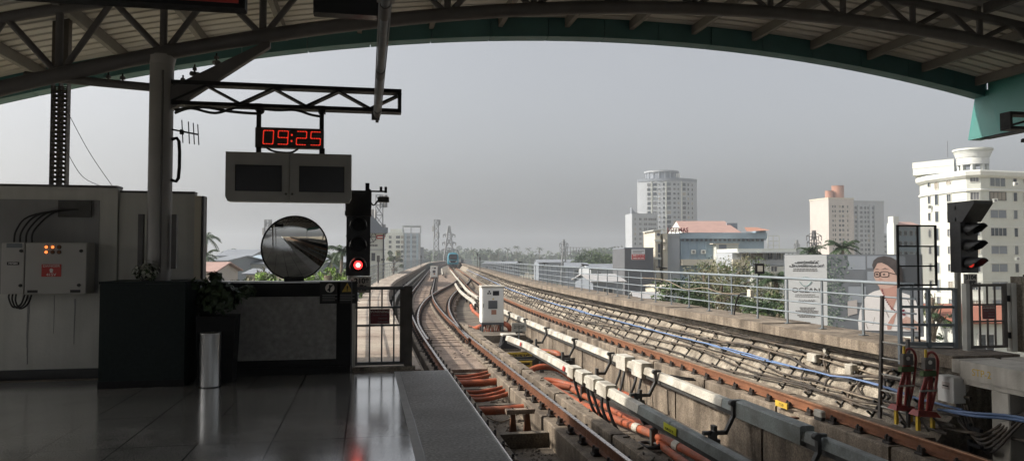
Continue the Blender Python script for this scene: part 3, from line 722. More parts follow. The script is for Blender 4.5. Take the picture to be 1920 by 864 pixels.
# fascia of cassette panels along the open end
fasc = bpy.data.objects.new('fascia', None); COL.objects.link(fasc); fasc.parent = roof
x = RX0
pw = 1.06
while x < RX1-.02:
    e = min(x+pw, RX1); g = .012
    z = lambda q: roofz(q)-.335
    MB().sweep([[(a,13.06,z(a)),(a,13.36,z(a)),(a,13.36,roofz(a)+.15),(a,13.06,roofz(a)+.05)] for a in (x, (x+e)/2, e-g)]).build('fascia_panel', 'teal_dark', fasc)
    x = e
bx_ = [RX0+(RX1+.10-RX0)*i/40 for i in range(41)]
MB().sweep([[(x,13.16,roofz(x)-.32),(x,13.26,roofz(x)-.32),(x,13.26,roofz(x)+.055),(x,13.16,roofz(x)+.055)] for x in bx_]).build('fascia_backing', 'teal_dark', fasc)  # strip added behind the panels to stop sky light leaking through the joints
# teal side panels at the right end
side = MB()
for y0, y1 in ((11.62,13.0),(8.6,11.6),(5.5,8.58),(2.4,5.48),(-5,2.38),(RY0,-5.02)):
    side.sweep([[(RX1-.03,y0,4.07),(RX1+.15,y0,4.07),(RX1+.15,y0,5.3),(RX1-.03,y0,5.3)],[(RX1-.03,y1,4.07),(RX1+.15,y1,4.07),(RX1+.15,y1,5.3),(RX1-.03,y1,5.3)]])
side.build('side_panel', 'teal', roof)
MB().sweep([[(RX1-.03,13.02,5.02),(RX1-.03,12.72,4.07),(RX1+.15,12.72,4.07),(RX1+.15,13.02,5.02)],[(RX1-.05,13.30,4.98),(RX1-.16,13.40,4.03),(RX1+.15,13.40,4.03),(RX1+.15,13.30,4.98)]]).build('side_return', 'teal', roof)
MB().box(RX1-.05,RX1+.17,RY0,13.2,4.03,4.066).build('trim', 'blackframe', roof)
NODES = [-2.62+1.235*k for k in range(-5, 13)]
def truss(y, detail=True):
    tr = MB()
    xs = [RX0+(RX1-.35-RX0)*i/40 for i in range(41)]
    tr.tube([(x,y,chordz(x)) for x in xs], .098 if detail else .09, 12 if detail else 8)
    tr = tr.build('truss', 'steel_dark', roof)
    mb = MB(); mb.tube([(x,y,roofz(x)-.17) for x in xs], .075, 8); mb.build('upper_chord', 'steel_dark', tr)
    for i, xn in enumerate(NODES):
        zc, zt = chordz(xn), roofz(xn)-.17
        MB().cyl((xn,y,zc),(xn,y,zt),.048,.048,8).build('strut', 'steel_dark', tr)
        for s in (-1,1):
            xm = xn+s*.6175
            MB().cyl((xn+s*.03,y,zc+.03),(xm,y,roofz(xm)-.17),.042,.042,8).build('diagonal', 'steel_dark', tr)
    return tr
for y in (10.32,-1.6,-12.8): truss(y, y > 0)
mb = None
for xn in NODES+[ -2.62+1.235*13-.9]:
    for y0, y1 in ((10.32,13.05),(-1.6,10.2),(RY0,-1.8)):
        z0 = roofz(xn)
        MB().box(xn-.04,xn+.04,y0,y1,z0-.17,z0-.004).build('rafter', 'rafter' if y0 > 10 else 'steel_dark', roof)
# round column with its cladding box
def column(x, y, label, h, brackets=False):
    t = thing('steel_column', label, 'column', (x,y,0), 0, 'round roof columns')
    MB().cyl((0,0,0),(0,0,h),.148,.145,24).build('shaft', 'column', t)
    MB().cyl((0,0,h-.12),(0,0,h-.02),.15,.17,24).build('cap', 'column', t)
    if brackets:
        MB().tube([(-.13,0,h-.42),(-1.62,.02,h-.33)],.055,10).build('tie_beam', 'steel_dark', t)
        MB().sweep([[(.12,-.07,h-.42),(.12,.07,h-.42),(.12,.07,h-.72),(.12,-.07,h-.72)],[(1.35,-.05,chordz(x+1.35)-.06),(1.35,.05,chordz(x+1.35)-.06),(1.35,.05,chordz(x+1.35)-.16),(1.35,-.05,chordz(x+1.35)-.16)]]).build('haunch', 'steel_dark', t)
        MB().tube(smooth_path([(.145,-.06,3.12),(.235,-.06,3.10),(.235,-.06,2.62),(.145,-.06,2.60)],3),.022,6).build('conduit_loop', 'blackframe', t)
        MB().cyl((.05,-.152,1.4),(.05,-.152,4.0),.014,.014,6).build('conduit', 'steel_dark', t)
        for s in (-1,1): MB().box(s*.20-.03,s*.20+.03,-.10,-.02,1.45,2.15).build('cable_trunking', 'steel_dark', t)
    return t
COLX = -2.64
column(COLX, 10.35, 'thick round grey roof column rising behind the dark green clad box', chordz(COLX)-.02, True)
for y in (-1.6,-12.8):
    column(COLX, y, 'round roof column farther back along the left platform', chordz(COLX)-.02)
for y in (-1.6,-12.8):
    column(12.0, y, 'round roof column farther back along the right platform', chordz(12.0)-.02)
# perforated column of two plates
t = thing('perforated_column', 'slender steel post with rows of round holes standing behind the pale wall', 'post', (-4.15,11.2,0))
for dx, n0 in ((-.052,0),(.052,1)):
    mb = MB(); w = .048; z = 2.2
    # strip with round holes: a ring of quads around an octagonal hole per pitch
    pitch = .062
    while z < 4.0:
        hole = z < 3.93
        r = .0215; sq = [(-w,z),(w,z),(w,z+pitch),(-w,z+pitch)]
        cz = z+pitch/2
        if hole:
            for cx in (-.024,.024):
                oc = [(cx+.0155*math.cos(PI/4*k+PI/8), cz+(.5 if cx>0 else -.5)*0+.0195*math.sin(PI/4*k+PI/8)) for k in range(8)]
                xa, xb = (-w,0) if cx < 0 else (0,w)
                fr = [(xb,cz+.012),(cx+.012,z+pitch),(cx-.012,z+pitch),(xa,cz+.012),(xa,cz-.012),(cx-.012,z),(cx+.012,z),(xb,cz-.012)]
                fr = [(xb,z+pitch*.62),(cx+.012,z+pitch),(cx-.012,z+pitch),(xa,z+pitch*.62),(xa,z+pitch*.38),(cx-.012,z),(cx+.012,z),(xb,z+pitch*.38)]
                for yy in (-.06,.06):
                    for k in range(8):
                        j = (k+1)%8
                        mb.add([(oc[k][0],yy,oc[k][1]),(oc[j][0],yy,oc[j][1]),(fr[j][0],yy,fr[j][1]),(fr[k][0],yy,fr[k][1])],[(0,1,2,3)])
                    for q,(a,b) in enumerate((((xb,z+pitch),(0,1)),((xa,z+pitch),(2,3)),((xa,z),(4,5)),((xb,z),(6,7)))):
                        mb.add([(a[0],yy,a[1]),(fr[b[0]][0],yy,fr[b[0]][1]),(fr[b[1]][0],yy,fr[b[1]][1])],[(0,1,2)])
        z += pitch
    mb.box(-w,w,-.06,.06,-.1,2.2).box(-w,w,-.06,.06,z,5.2)
    for s in (-1,1): mb.box(s*w-.003,s*w+.003,-.062,.062,-.1,5.2)
    mb.build('perforated_plate', 'gate_brown', t, (dx,0,0))

# ---- left wall with its dado, seams and grey area
t = thing('concrete_wall', 'pale stained wall on the left of the platform with a dark skirting', 'wall', (0,0,0))
mb = MB(); mb.sweep([[(-9,10.86,.13),(-9,11.06,.13),(-9,11.06,2.53),(-9,10.86,2.53)],[(-3.3,10.86,.13),(-3.3,11.06,.13),(-3.3,11.06,2.53),(-3.3,10.86,2.53)]])
mb.box(-3.29,-2.33,10.9,11.05,.13,2.47); mb.build('wall_face', 'wallpaint', t)
MB().box(-9,-3.3,10.84,11.08,2.532,2.56).box(-3.28,-2.33,10.885,11.06,2.472,2.50).build('capping', 'steel_dark', t)
MB().box(-9,-3.2,10.83,11.0,.0,.13).build('skirting', 'skirting', t)
MB().box(-8.9,-3.52,10.852,10.858,1.12,2.36).build('grey_area', 'wallgrey', t)  # darker grey rectangle over the upper wall
MB().box(-2.325,-2.24,10.86,11.08,.0,2.44).build('edge_post', 'bcream', t)
MB().box(-2.236,-2.205,10.87,11.07,.0,2.44).build('edge_trim', 'steel_dark', t)
t = thing('side_wall', 'unseen low grey wall on the left side of the platform hall, open above to admit sun', 'wall', (0,0,0))
MB().box(-9.3,-9,-45,11.0,0,1.4).build('wall_face', 'wallgrey', t)  # out of view; height chosen so sun enters and bounces into the hall
# electrical cabinet
t = thing('electrical_cabinet', 'pale grey electrical cabinet with two doors hung on the wall', 'electrical cabinet', (-4.06,10.55,1.13))
MB().cbox(-.50,.50,.03,.30,.0,.66,.01).build('body', 'cabgrey', t)
d1 = MB().cbox(-.498,-.232,.0,.028,.005,.655,.008).build('door', 'cabgrey', t)
d2 = MB().cbox(-.222,.498,.0,.028,.005,.655,.008).build('door', 'cabgrey', t)
for dx, dz, d in ((-.27,.55,d1),(-.27,.11,d1),(.43,.55,d2),(.41,.11,d2)): MB().cyl((dx,.0,dz),(dx,-.02,dz),.022,.018,12).build('lock', 'blackrubber', d)
MB().box(-.44,-.26,-.004,-.001,.59,.645).build('label_plate', 'galv_dark', d1); MB().box(-.43,-.29,-.004,-.001,.37,.41).build('label_plate', 'ink', d1)
text('lettering', 'MVSB4', .036, 'ink_white', d1, (-.36,-.0055,.39))
for k in range(6):
    m = 'lamp_small' if k in (0,1,3) else 'rust'
    dx, dz = .02+(k%3)*.075, .60-(k//3)*.065
    MB().cyl((dx,.0,dz),(dx,-.014,dz),.021,.018,10).build('indicator', m, d2)
    MB().cyl((dx,.001,dz),(dx,-.004,dz),.028,.028,10).build('indicator_ring', 'bracket', d2)
s = MB().box(-.03,.20,-.004,-.001,.22,.38).build('danger_sign', 'sign_red', d2)
text('lettering', 'DANGER', .045, 'ink_white', s, (.085,-.0055,.357), sx=1.1)
text('lettering', '415V', .05, 'ink_white', s, (.085,-.0055,.245), sx=1.1)
MB().cyl((.085,-.0045,.305),(.085,-.0055,.305),.022,.022,12).box(.07,.10,-.0055,-.0045,.272,.292).build('skull_symbol', 'ink_white', s)
MB().box(-.19,-.07,-.004,-.001,.015,.05).build('label_plate', 'ink', d2); MB().box(.31,.43,-.004,-.001,.015,.05).build('label_plate', 'ink', d2)
for k in range(4):
    x0 = -.42+k*.07
    mb = MB().tube(smooth_path([(x0,.15,.66),(x0+.02,.16,.82),(x0+.14+k*.03,.22,1.0+.02*k),(.12+k*.06,.27,1.10)],5), .012, 6); mb.build('feed_cable', 'blackrubber', t)
for k in range(3):
    x0 = -.46+k*.04
    MB().tube(smooth_path([(x0,.15,0),(x0,.14,-.06-.02*k),(x0+.06,.12,-.17-.01*k),(x0+.13,.16,-.14),(x0+.16,.2,-.02)],5), .011, 6).build('loop_cable', 'blackrubber', t)
MB().box(.05,.45,.26,.30,1.0,1.22).build('cable_entry', 'bracket', t)
# dark green clad box around the column foot
t = thing('column_cladding', 'dark green stone clad box around the foot of the round column', 'cladding', (-2.71,10.35,0))
mb = MB()
mb.box(-.49,.49,-.42,-.40,.0,1.27).box(-.49,-.47,-.399,.45,0,1.27).box(.47,.49,-.399,.45,0,1.27).box(-.47,.47,.43,.45,0,1.27); mb.build('cladding_panel', 'greenstone', t)
MB().box(-.50,.50,-.43,.46,1.272,1.30).build('top_slab', 'greenstone', t)
MB().box(-.495,.495,-.425,-.421,.0,.09).build('skirting', 'blackframe', t)
# barrier counter
t = thing('barrier_counter', 'black framed grey barrier wall closing the platform end beside the gate', 'barrier', (-1.21,10.66,0))
MB().box(-.995,.995,.0,.16,.10,1.245).build('frame', 'blackframe', t)
MB().box(-.78,.80,-.012,-.002,.20,1.06).build('infill_panel', 'counterpanel', t)
MB().box(-1.0,1.0,-.02,.18,1.247,1.272).build('top_rail', 'stainless', t)
MB().box(-.99,.99,-.02,.16,.0,.098).build('skirting', 'blackframe', t)
MB().box(.998,1.014,-.03,.17,.0,1.285).build('edge_trim', 'steel_dark', t)
def notice(label, x, kind):
    n = thing('notice', label, 'notice', (x,10.636,1.12), 0)
    MB().box(-.135,.135,0,.006,-.16,.14).build('panel', 'ink', n)
    if kind == 0:
        MB().cyl((0,-.001,.055),(0,-.004,.055),.062,.062,24).build('disc', 'plate', n)
        MB().bar((-.03,-.006,.02),(.035,-.006,.10),.018,.004,(0,1,0)).bar((-.005,-.006,.0),(.0,-.006,.1),.022,.004,(0,1,0)).build('pictogram', 'ink', n)
    else:
        MB().add([(-.072,-.002,.0),(.072,-.002,.0),(0,-.002,.125)],[(0,1,2)]).build('triangle', 'sign_yellow', n)
        MB().bar((0,-.004,.035),(0,-.004,.085),.018,.003,(0,1,0)).box(-.009,.009,-.005,-.003,.012,.026).build('exclamation_mark', 'ink', n)
    for k in range(4): MB().box(-.10,.10-.03*(k%2),-.003,-.0005,-.045-.025*k,-.036-.025*k).build('text_line', 'ink_grey', n)
notice('black notice with a round pictogram of a crossed walker on the barrier', -.50, 0)
notice('black notice with a yellow warning triangle at the barrier corner', -.335+.07, 1)
# litter bin
t = thing('litter_bin', 'plain stainless steel cylinder litter bin in front of the barrier', 'bin', (-1.90,9.86,0))
MB().tube([(0,0,.012),(0,0,.66)], .125, 32, caps=False).build('body', 'stainless', t)
MB().tube([(0,0,.655),(0,0,.668),(0,0,.668)], [.128,.128,.105], 32, caps=False).build('rim', 'stainless', t)
MB().cyl((0,0,0),(0,0,.03),.118,.118,24).build('base', 'blackrubber', t); MB().cyl((0,0,.5),(0,0,.51),.122,.122,24).build('liner', 'blackrubber', t)
# plants
def leaf_blob(mb, c, r, n, size, flat=.6, squash=.8):
    for i in range(n):
        d = Vector((random.gauss(0,1),random.gauss(0,1),random.gauss(0,1))).normalized(); rr = random.random()**.45
        p = Vector(c)+Vector((d.x*r*rr, d.y*r*rr, d.z*r*rr*squash)); s = size*random.uniform(.6,1.3)
        nrm = (d+Vector((random.uniform(-1,1),random.uniform(-1,1),random.uniform(0,1.2)))*flat).normalized()
        a = nrm.orthogonal().normalized(); a = (Matrix.Rotation(random.uniform(0,2*PI),3,nrm) @ a); b = nrm.cross(a)
        mb.add([p-a*s, p+b*s*.5-a*.1*s+nrm*s*.12, p+a*s, p-b*s*.5-a*.1*s+nrm*s*.12],[(0,1,2,3)])
t = thing('flowering_plant', 'small pale flowering pot plant on the green clad box', 'plant', (-2.72,10.12,1.30))
mb = MB(); leaf_blob(mb,(0,0,.13),.17,170,.038); mb.build('foliage', 'petal', t)
mb = MB(); leaf_blob(mb,(0,0,.10),.15,120,.035); mb.build('leaves', 'leaf_pot', t)
MB().cyl((0,0,0),(0,0,.10),.06,.08,14).build('pot', 'blackrubber', t)
t = thing('pot_plant', 'leafy green pot plant in a tall dark planter behind the bin', 'plant', (-1.88,10.25,0))
MB().sweep([[(-.2,-.17,0),(.2,-.17,0),(.2,.17,0),(-.2,.17,0)],[(-.24,-.2,.85),(.24,-.2,.85),(.24,.2,.85),(-.24,.2,.85)]]).build('planter', 'blackframe', t)
mb = MB(); leaf_blob(mb,(0,0,1.08),.27,260,.07); leaf_blob(mb,(-.05,0,1.30),.13,60,.065); leaf_blob(mb,(.36,-.05,1.17),.12,45,.06); leaf_blob(mb,(-.27,0,1.25),.10,35,.06); mb.build('foliage', 'leaf_pot', t)
# convex mirror
t = thing('convex_mirror', 'round convex mirror with a dark rim standing above the barrier', 'mirror', (-.97,10.6,1.725))
R = .435; mb = MB(); rings = []; sag = .062
for i in range(13):
    r = R*i/12; yy = -.02-sag*(1-(r/R)**2)
    rings.append([(r*math.cos(2*PI*k/48), yy, r*math.sin(2*PI*k/48)) for k in range(48)])
mb.sweep(rings, caps=False, smooth=True)
MATS['mirror'] = mm = mat('mirror', (.62,.62,.60), .015, metal=1.0, var=0); M['mirror'] = mm
mirror_face = mb.build('mirror_face', 'mirror', t)
mb = MB(); rr = [(R+.012*math.cos(a), .0+.022*math.sin(a)) for a in [k*PI/4 for k in range(8)]]
mb.sweep([[(r*math.cos(2*PI*k/48), yy-.01, r*math.sin(2*PI*k/48)) for r, yy in rr] for k in range(49)], caps=False, smooth=True); mb.build('rim', 'blackframe', t)
MB().cyl((0,.0,0),(0,.03,0),R*.99,R*.8,32).build('back', 'blackframe', t)
MB().box(-.04,.04,.03,.07,-.62,.1).box(-.13,.13,-.04,.06,-.455,-.40).build('bracket', 'blackframe', t)
t.rotation_euler = (math.radians(8.0), 0, math.radians(11.0))

# ---- display gantry arm and what hangs from it
def gantry(label, x0, x1, y, zt, zb, grp):
    t = thing('gantry_arm', label, 'gantry', (0,y,0), 0, grp)
    MB().box(x0,x1,-.10,.10,zt-.05,zt).build('upper_chord', 'blackframe', t); MB().box(x0,x1,-.10,.10,zb,zb+.05).build('lower_chord', 'blackframe', t)
    MB().box(x1-.045,x1,-.101,.101,zb+.05,zt-.05).build('end_post', 'blackframe', t)
    if abs(x0) < abs(x1) and x0 > 5: MB().box(x0,x0+.045,-.101,.101,zb+.05,zt-.05).build('end_post', 'blackframe', t)
    n = 7 if x1-x0 > 2.8 else 3; w = (x1-x0)/n*1.0
    for k in range(n+1):
        a = x0+k*w; up = k%2
        if a+w > x1+.01: break
        p, q = ((a,0,zb+.05),(a+w,0,zt-.05)) if not up else ((a,0,zt-.05),(a+w,0,zb+.05))
        MB().bar(p, q, .16, .026, (0,0,1)).build('web_bar', 'blackframe', t)
    return t
g = gantry('black lattice gantry arm reaching out from the column over the platform edge', -2.50, .45, 10.35, 3.895, 3.575, 'lattice gantry arms')
MB().tube(smooth_path([(-2.45,-.1,3.50),(-2.1,-.12,3.545),(-1.75,-.12,3.50),(-1.4,-.12,3.49),(-1.36,-.1,3.55)],5),.02,6).build('hanging_cable', 'blackrubber', g)
MB().tube(smooth_path([(-2.45,-.1,3.46),(-2.25,-.14,3.52),(-1.95,-.14,3.47),(-1.65,-.12,3.56),(-1.2,-.12,3.54),(-.95,-.12,3.55),(-.75,-.1,3.50),(-.62,-.1,3.48)],5),.018,6).build('hanging_cable', 'blackrubber', g)
gantry('black lattice gantry arm seen at the right edge of the picture', 10.15, 12.2, 10.3, 3.945, 3.66, 'lattice gantry arms')
t = thing('pendant_camera', 'small dark fitting hanging under the right lattice arm', 'camera', (10.5,10.2,3.66))
MB().cyl((0,0,0),(0,0,-.14),.03,.03,8).build('stem', 'blackframe', t); MB().cbox(-.09,.09,-.09,.09,-.20,-.14,.02).cyl((0,0,-.20),(0,0,-.30),.05,.04,10).build('body', 'blackframe', t)
t = thing('platform_clock', 'digital platform clock reading 09:25 in red', 'clock', (-1.01,10.22,0))
MB().cbox(-.435,.435,-.06,.06,3.035,3.30,.01).build('casing', 'clockface', t)
for x in (-.41,.40):
    MB().box(x-.028,x+.028,.065,.12,2.98,3.62).build('hanger', 'blackframe', t)
    MB().box(x-.045,x+.045,.04,.20,3.54,3.63).build('clamp', 'blackframe', t)
SEG = {'0':'abcdef','9':'abcdfg','2':'abged','5':'afgcd'}
def digit(ch, x, z, w, h):
    mb = MB(); s = .011; k = .07
    P = {'a':((0,1),(1,1)),'b':((1,1),(1,.5)),'c':((1,.5),(1,0)),'d':((1,0),(0,0)),'e':((0,0),(0,.5)),'f':((0,.5),(0,1)),'g':((0,.5),(1,.5))}
    for c in SEG[ch]:
        (a,b),(c2,d) = P[c]
        p = Vector((x+a*w+b*k*w, -.064, z+b*h)); q = Vector((x+c2*w+d*k*w, -.064, z+d*h)); dd = (q-p)
        n = 4 if abs(dd.z) < 1e-4 else 5
        for i in range(n):      # rows of lit diodes
            u0, u1 = (i+.10)/n, (i+.90)/n
            mb.bar(p+dd*u0, p+dd*u1, s, .004, (0,1,0))
    mb.build('digit', 'led_red', t)
digit('0',-.335,3.08,.125,.175); digit('9',-.15,3.08,.125,.175); digit('2',.085,3.08,.125,.175); digit('5',.265,3.08,.125,.175)
MB().box(.015,.035,-.066,-.062,3.115,3.137).box(.018,.038,-.066,-.062,3.195,3.217).build('colon', 'led_red', t)
t = thing('passenger_display', 'wide grey housing with two blank screens hanging below the clock', 'display', (-1.0,10.16,0))
for s in (0,1):
    x0, x1 = (-.79,-.004) if s == 0 else (.004,.79)
    mb = MB(); ch = .06
    pts = [(x0+(.03 if s==0 else 0),2.32),(x1-(.03 if s else 0),2.32),(x1,2.38),(x1,2.955),(x0,2.955),(x0,2.38)]
    mb.poly(pts, -.09, .12).build('housing', 'casing', t)
    MB().box(x0+.13,x1-.10,-.096,-.091,2.46,2.78).build('screen', 'screen', t)
    for a,b,c,d in ((x0+.12,x0+.13,2.45,2.79),(x1-.10,x1-.09,2.45,2.79),(x0+.13,x1-.10,2.45,2.46),(x0+.13,x1-.10,2.78,2.79)): MB().box(a,b,-.098,-.091,c,d).build('bezel', 'blackframe', t)
    MB().cyl(((x1-.035 if s==0 else x0+.035),-.09,2.42),((x1-.035 if s==0 else x0+.035),-.098,2.42),.016,.016,10).build('lock', 'bracket', t)
for x in (-.40,.41): MB().box(x-.03,x+.03,.0,.05,2.956,3.04).build('hanger', 'blackframe', t)
MB().tube(smooth_path([(-.3,.02,3.03),(-.2,.02,2.985),(0,.02,2.975),(.1,.02,3.03)],4),.014,5).build('cable', 'blackrubber', t)
# antenna and small cameras
t = thing('antenna', 'small black multi element antenna on the side of the column', 'antenna', (-2.49,10.28,3.25))
MB().cyl((0,0,0),(.33,-.02,-.06),.012,.012,6).build('boom', 'blackframe', t)
for k,(x,h) in enumerate(((.13,.15),(.21,.145),(.27,.14),(.325,.135))): MB().cyl((x-.01,-.01,-.024-x*.18+h+.024),(x+.008,-.01,-x*.18-h),.007,.007,5).build('element', 'blackframe', t)
MB().cbox(.10,.145,-.04,.02,-.06,0,.008).build('clamp', 'blackframe', t)
for k,(u,v,d) in enumerate(((230,152,10.2),(203,150,10.2),(343,155,10.15),(344,190,10.15),(365,135,10.2),(406,114,10.2))):
    lab = ('small spot fitting on the tie beam, right of its twin','small spot fitting on the tie beam, left of its twin','dark clamp fitting beside the column on the upper gantry chord',
           'dark clamp fitting beside the column on the lower gantry chord','small fitting under the sloping haunch near the column','small fitting under the sloping haunch, farthest from the column')[k]
    t = thing('clamp_fitting', lab, 'fitting', at(u,v,d), random.uniform(-.5,.5), 'small clamp fittings around the column')
    MB().cyl((0,0,.10),(0,0,-.01),.012,.012,6).build('stem', 'blackframe', t)
    MB().cyl((-.05,.02,-.02),(.05,-.03,-.05),.032,.042,10).build('head', 'steel_dark', t); MB().cbox(-.025,.025,-.03,.03,.02,.06,.008).build('clamp', 'steel_dark', t)
# lighting trunking running toward the track, hanging boards
t = thing('light_trunking', 'long slim grey lighting trunking hanging above the platform edge', 'light', (.115,0,3.38))
MB().cyl((0,-30,0),(0,9.62,0),.035,.035,10).build('trunking', 'galv_dark', t)
for y in (9.3,7.3,5.4,3.4): MB().cyl((0,y-.14,0),(0,y+.14,0),.043,.043,10).build('coupling', 'steel_dark', t)
for s in (-1,1): MB().box(s*.042-.005,s*.042+.005,-30,9.35,-.012,.012).build('reflector', 'galv', t)
MB().box(-.07,.03,9.50,9.56,-.05,.06).cyl((0,9.6,-.02),(0,9.6,-.07),.02,.02,8).build('end_cap', 'steel_dark', t)
MB().cbox(-.06,.06,4.95,5.2,-.02,.14,.01).build('mounting_box', 'casing', t)
for y in (5.1,-2,-10): MB().cyl((0,y,.03),(0,y,2.2),.012,.012,6).build('hanger', 'steel_dark', t)
t = thing('hanging_sign', 'red faced sign box hanging at the top left corner', 'sign', (-1.12,4.0,2.865))
MB().cbox(-.60,.50,-.05,.05,.0,.42,.01).build('casing', 'blackframe', t); MB().box(-.57,.47,-.056,-.051,.022,.40).build('face', 'sign_red', t)
for x in (-.4,.3): MB().cyl((x,0,.42),(x,0,2.2),.015,.015,6).build('hanger', 'steel_dark', t)
t = thing('hanging_display', 'dark blue black display box hanging at the top beside the trunking', 'display', (-.165,6.0,3.505))
MB().cbox(-.26,.26,-.06,.06,.0,.45,.01).build('casing', 'screen', t); MB().box(-.255,.255,-.064,-.061,.05,.44).build('face', 'screen', t)
for x in (-.15,.15): MB().cyl((x,0,.45),(x,0,2.2),.015,.015,6).build('hanger', 'steel_dark', t)

for k,(p,q,sag) in enumerate((((-4.05,11.15,3.6),(-3.35,10.88,2.52),.04),((-4.07,11.15,3.1),(-3.45,10.88,2.53),.12))):
    o = MB().tube(smooth_path([p,((p[0]+q[0])/2-sag*.3,(p[1]+q[1])/2,(p[2]+q[2])/2-sag),q],8),.004,5).build('thin_wire','cable'); o['label'] = ('thin straight wire from the perforated post down to the wall top','thin sagging wire from the perforated post down to the wall top')[k]; o['category'] = 'wire'
st = MB()
for x,z0,z1,w in ((-3.80,.45,1.05,.010),(-4.36,.2,1.08,.016),(-4.05,.6,1.1,.005)):
    pts = [(x+w*math.sin(z*9)*.3, 10.8575, z) for z in [z0+(z1-z0)*i/8 for i in range(9)]]
    for i in range(8): st.box(pts[i][0]-w*(.4+.6*i/8), pts[i][0]+w*(.4+.6*i/8), 10.856, 10.859, pts[i][2], pts[i+1][2])
st.build('drip_stain','wallgrey',bpy.data.objects['concrete_wall'])
deb = MB(); rd_ = random.Random(4)
for i in range(260):
    y = 8+22*rd_.random()**1.3; lane = rd_.choice(((1.6,2.05,-1.2),(3.08,3.55,-1.2),(2.12,3.0,-1.24 if y > 21 else -1.6),(6.3,6.65,-1.2),(7.65,8.1,-1.2),(3.7,3.88,-1.09),(4.9,5.9,-1.6)))
    x = rd_.uniform(lane[0],lane[1]); a = rd_.uniform(0,PI); l, w = rd_.uniform(.02,.09), rd_.uniform(.008,.03)
    deb.bar((x+off(y)-l*math.cos(a), y-l*math.sin(a), lane[2]+.012),(x+off(y)+l*math.cos(a), y+l*math.sin(a), lane[2]+.012+rd_.uniform(0,.02)), w, .02)
deb.build('track_debris','rubble',kind='stuff',label='small dark bits of rubbish lying on the track concrete',category='debris')

# ================================================================== signals, gates, ladder
def signal(label, x, y, z, lit, num, lamp, platex=0.0):
    """three lamps; z = platform level at the mast foot"""
    t = thing('railway_signal', label, 'railway signal', (x,y,z), 0, 'railway signals')
    MB().cyl((-.11,.05,0),(-.11,.05,2.4),.05,.05,14).build('mast', 'galv_post', t)
    MB().cbox(-.21,-.01,-.05,.15,0,.02,.004).build('foot_plate', 'galv_post', t)
    h = MB().box(-.165,.165,-.10,.14,1.335,2.35).box(-.172,.172,-.104,-.100,1.33,2.30).build('housing', 'signal_black', t)
    MB().sweep([[(-.185,.17,2.20),(-.185,.17,2.55),(-.185,-.42,2.55),(-.185,-.42,2.50),(-.185,-.16,2.20)],[(.185,.17,2.20),(.185,.17,2.55),(.185,-.42,2.55),(.185,-.42,2.50),(.185,-.16,2.20)]]).build('hood', 'signal_black', t)
    for zz in (2.25,2.45): MB().box(-.20,-.186,-.02,.06,zz-.03,zz+.03).build('hinge', 'signal_black', t)
    for k, zz in enumerate((2.07,1.78,1.485)):
        MB().cyl((0,-.105,zz),(0,-.13,zz),.10,.095,20).build('lens', 'lens_dark', t)
        if k == lit:
            l = MB().cyl((0,-.128,zz),(0,-.136,zz),.062,.058,20).build('lamp', lamp, t)
            if lamp == 'lamp_red': MB().cyl((0,-.136,zz),(0,-.140,zz),.030,.028,16).build('lamp_core', 'lamp_core', l)
        rings = []
        for yy, dr in ((-.104,0),(-.24,.0),(-.40,-.015)):
            a0, a1 = math.radians(-10), math.radians(190); r = .125+dr*.3
            if yy < -.3: a0, a1 = math.radians(35), math.radians(145)
            if yy > -.2: a0, a1 = math.radians(-35), math.radians(215)
            n = 14
            rings.append([(r*math.cos(a0+(a1-a0)*i/n), yy, zz+r*math.sin(a0+(a1-a0)*i/n)+(.0 if yy > -.2 else -.012)) for i in range(n+1)] +
                         [((r-.006)*math.cos(a0+(a1-a0)*i/n), yy, zz+(r-.006)*math.sin(a0+(a1-a0)*i/n)+(.0 if yy > -.2 else -.012)) for i in range(n,-1,-1)])
        MB().sweep(rings).build('visor', 'signal_black', t)
    pl = MB().cbox(-.135,.135,-.018,.0,1.08,1.315,.006).build('number_plate', 'plate', t, (platex,-.10,0))
    text('lettering', num, .105, 'ink', pl, (0,-.020,1.253), bold=.003); text('lettering', 'RS', .105, 'ink', pl, (.02,-.020,1.143), bold=.003)
    MB().box(-.03,.03,-.09,.05,1.16,1.20).build('plate_bracket', 'bracket', pl)
    return t
sg = signal('three lamp railway signal showing red beside the left gate', -.125, 11.25, 0, 2, '2108', 'lamp_red', .05)
t = thing('weather_sensor', 'small pole with arm and dark sensors on top of the red signal', 'sensor', (.0,11.3,2.5))
MB().box(-.03,.03,-.03,.03,.0,.20).tube([(-.02,0,.14),(.06,0,.08),(.26,0,.08)],.014,6).cyl((.2,0,.08),(.2,0,.15),.02,.02,8).cyl((.27,0,.06),(.27,0,.15),.02,.02,8).build('bracket', 'blackframe', t)
MB().cbox(.15,.32,-.05,.05,-.08,.0,.01).tube(smooth_path([(.04,0,-.06),(.09,0,-.13),(.15,0,-.06)],4),.012,6).build('sensor_box', 'bracket', t)
signal('three lamp railway signal on a grey mast by the right gate, only a dim glow', 10.16, 11.2, 0, 2, '3104', 'lamp_dim')

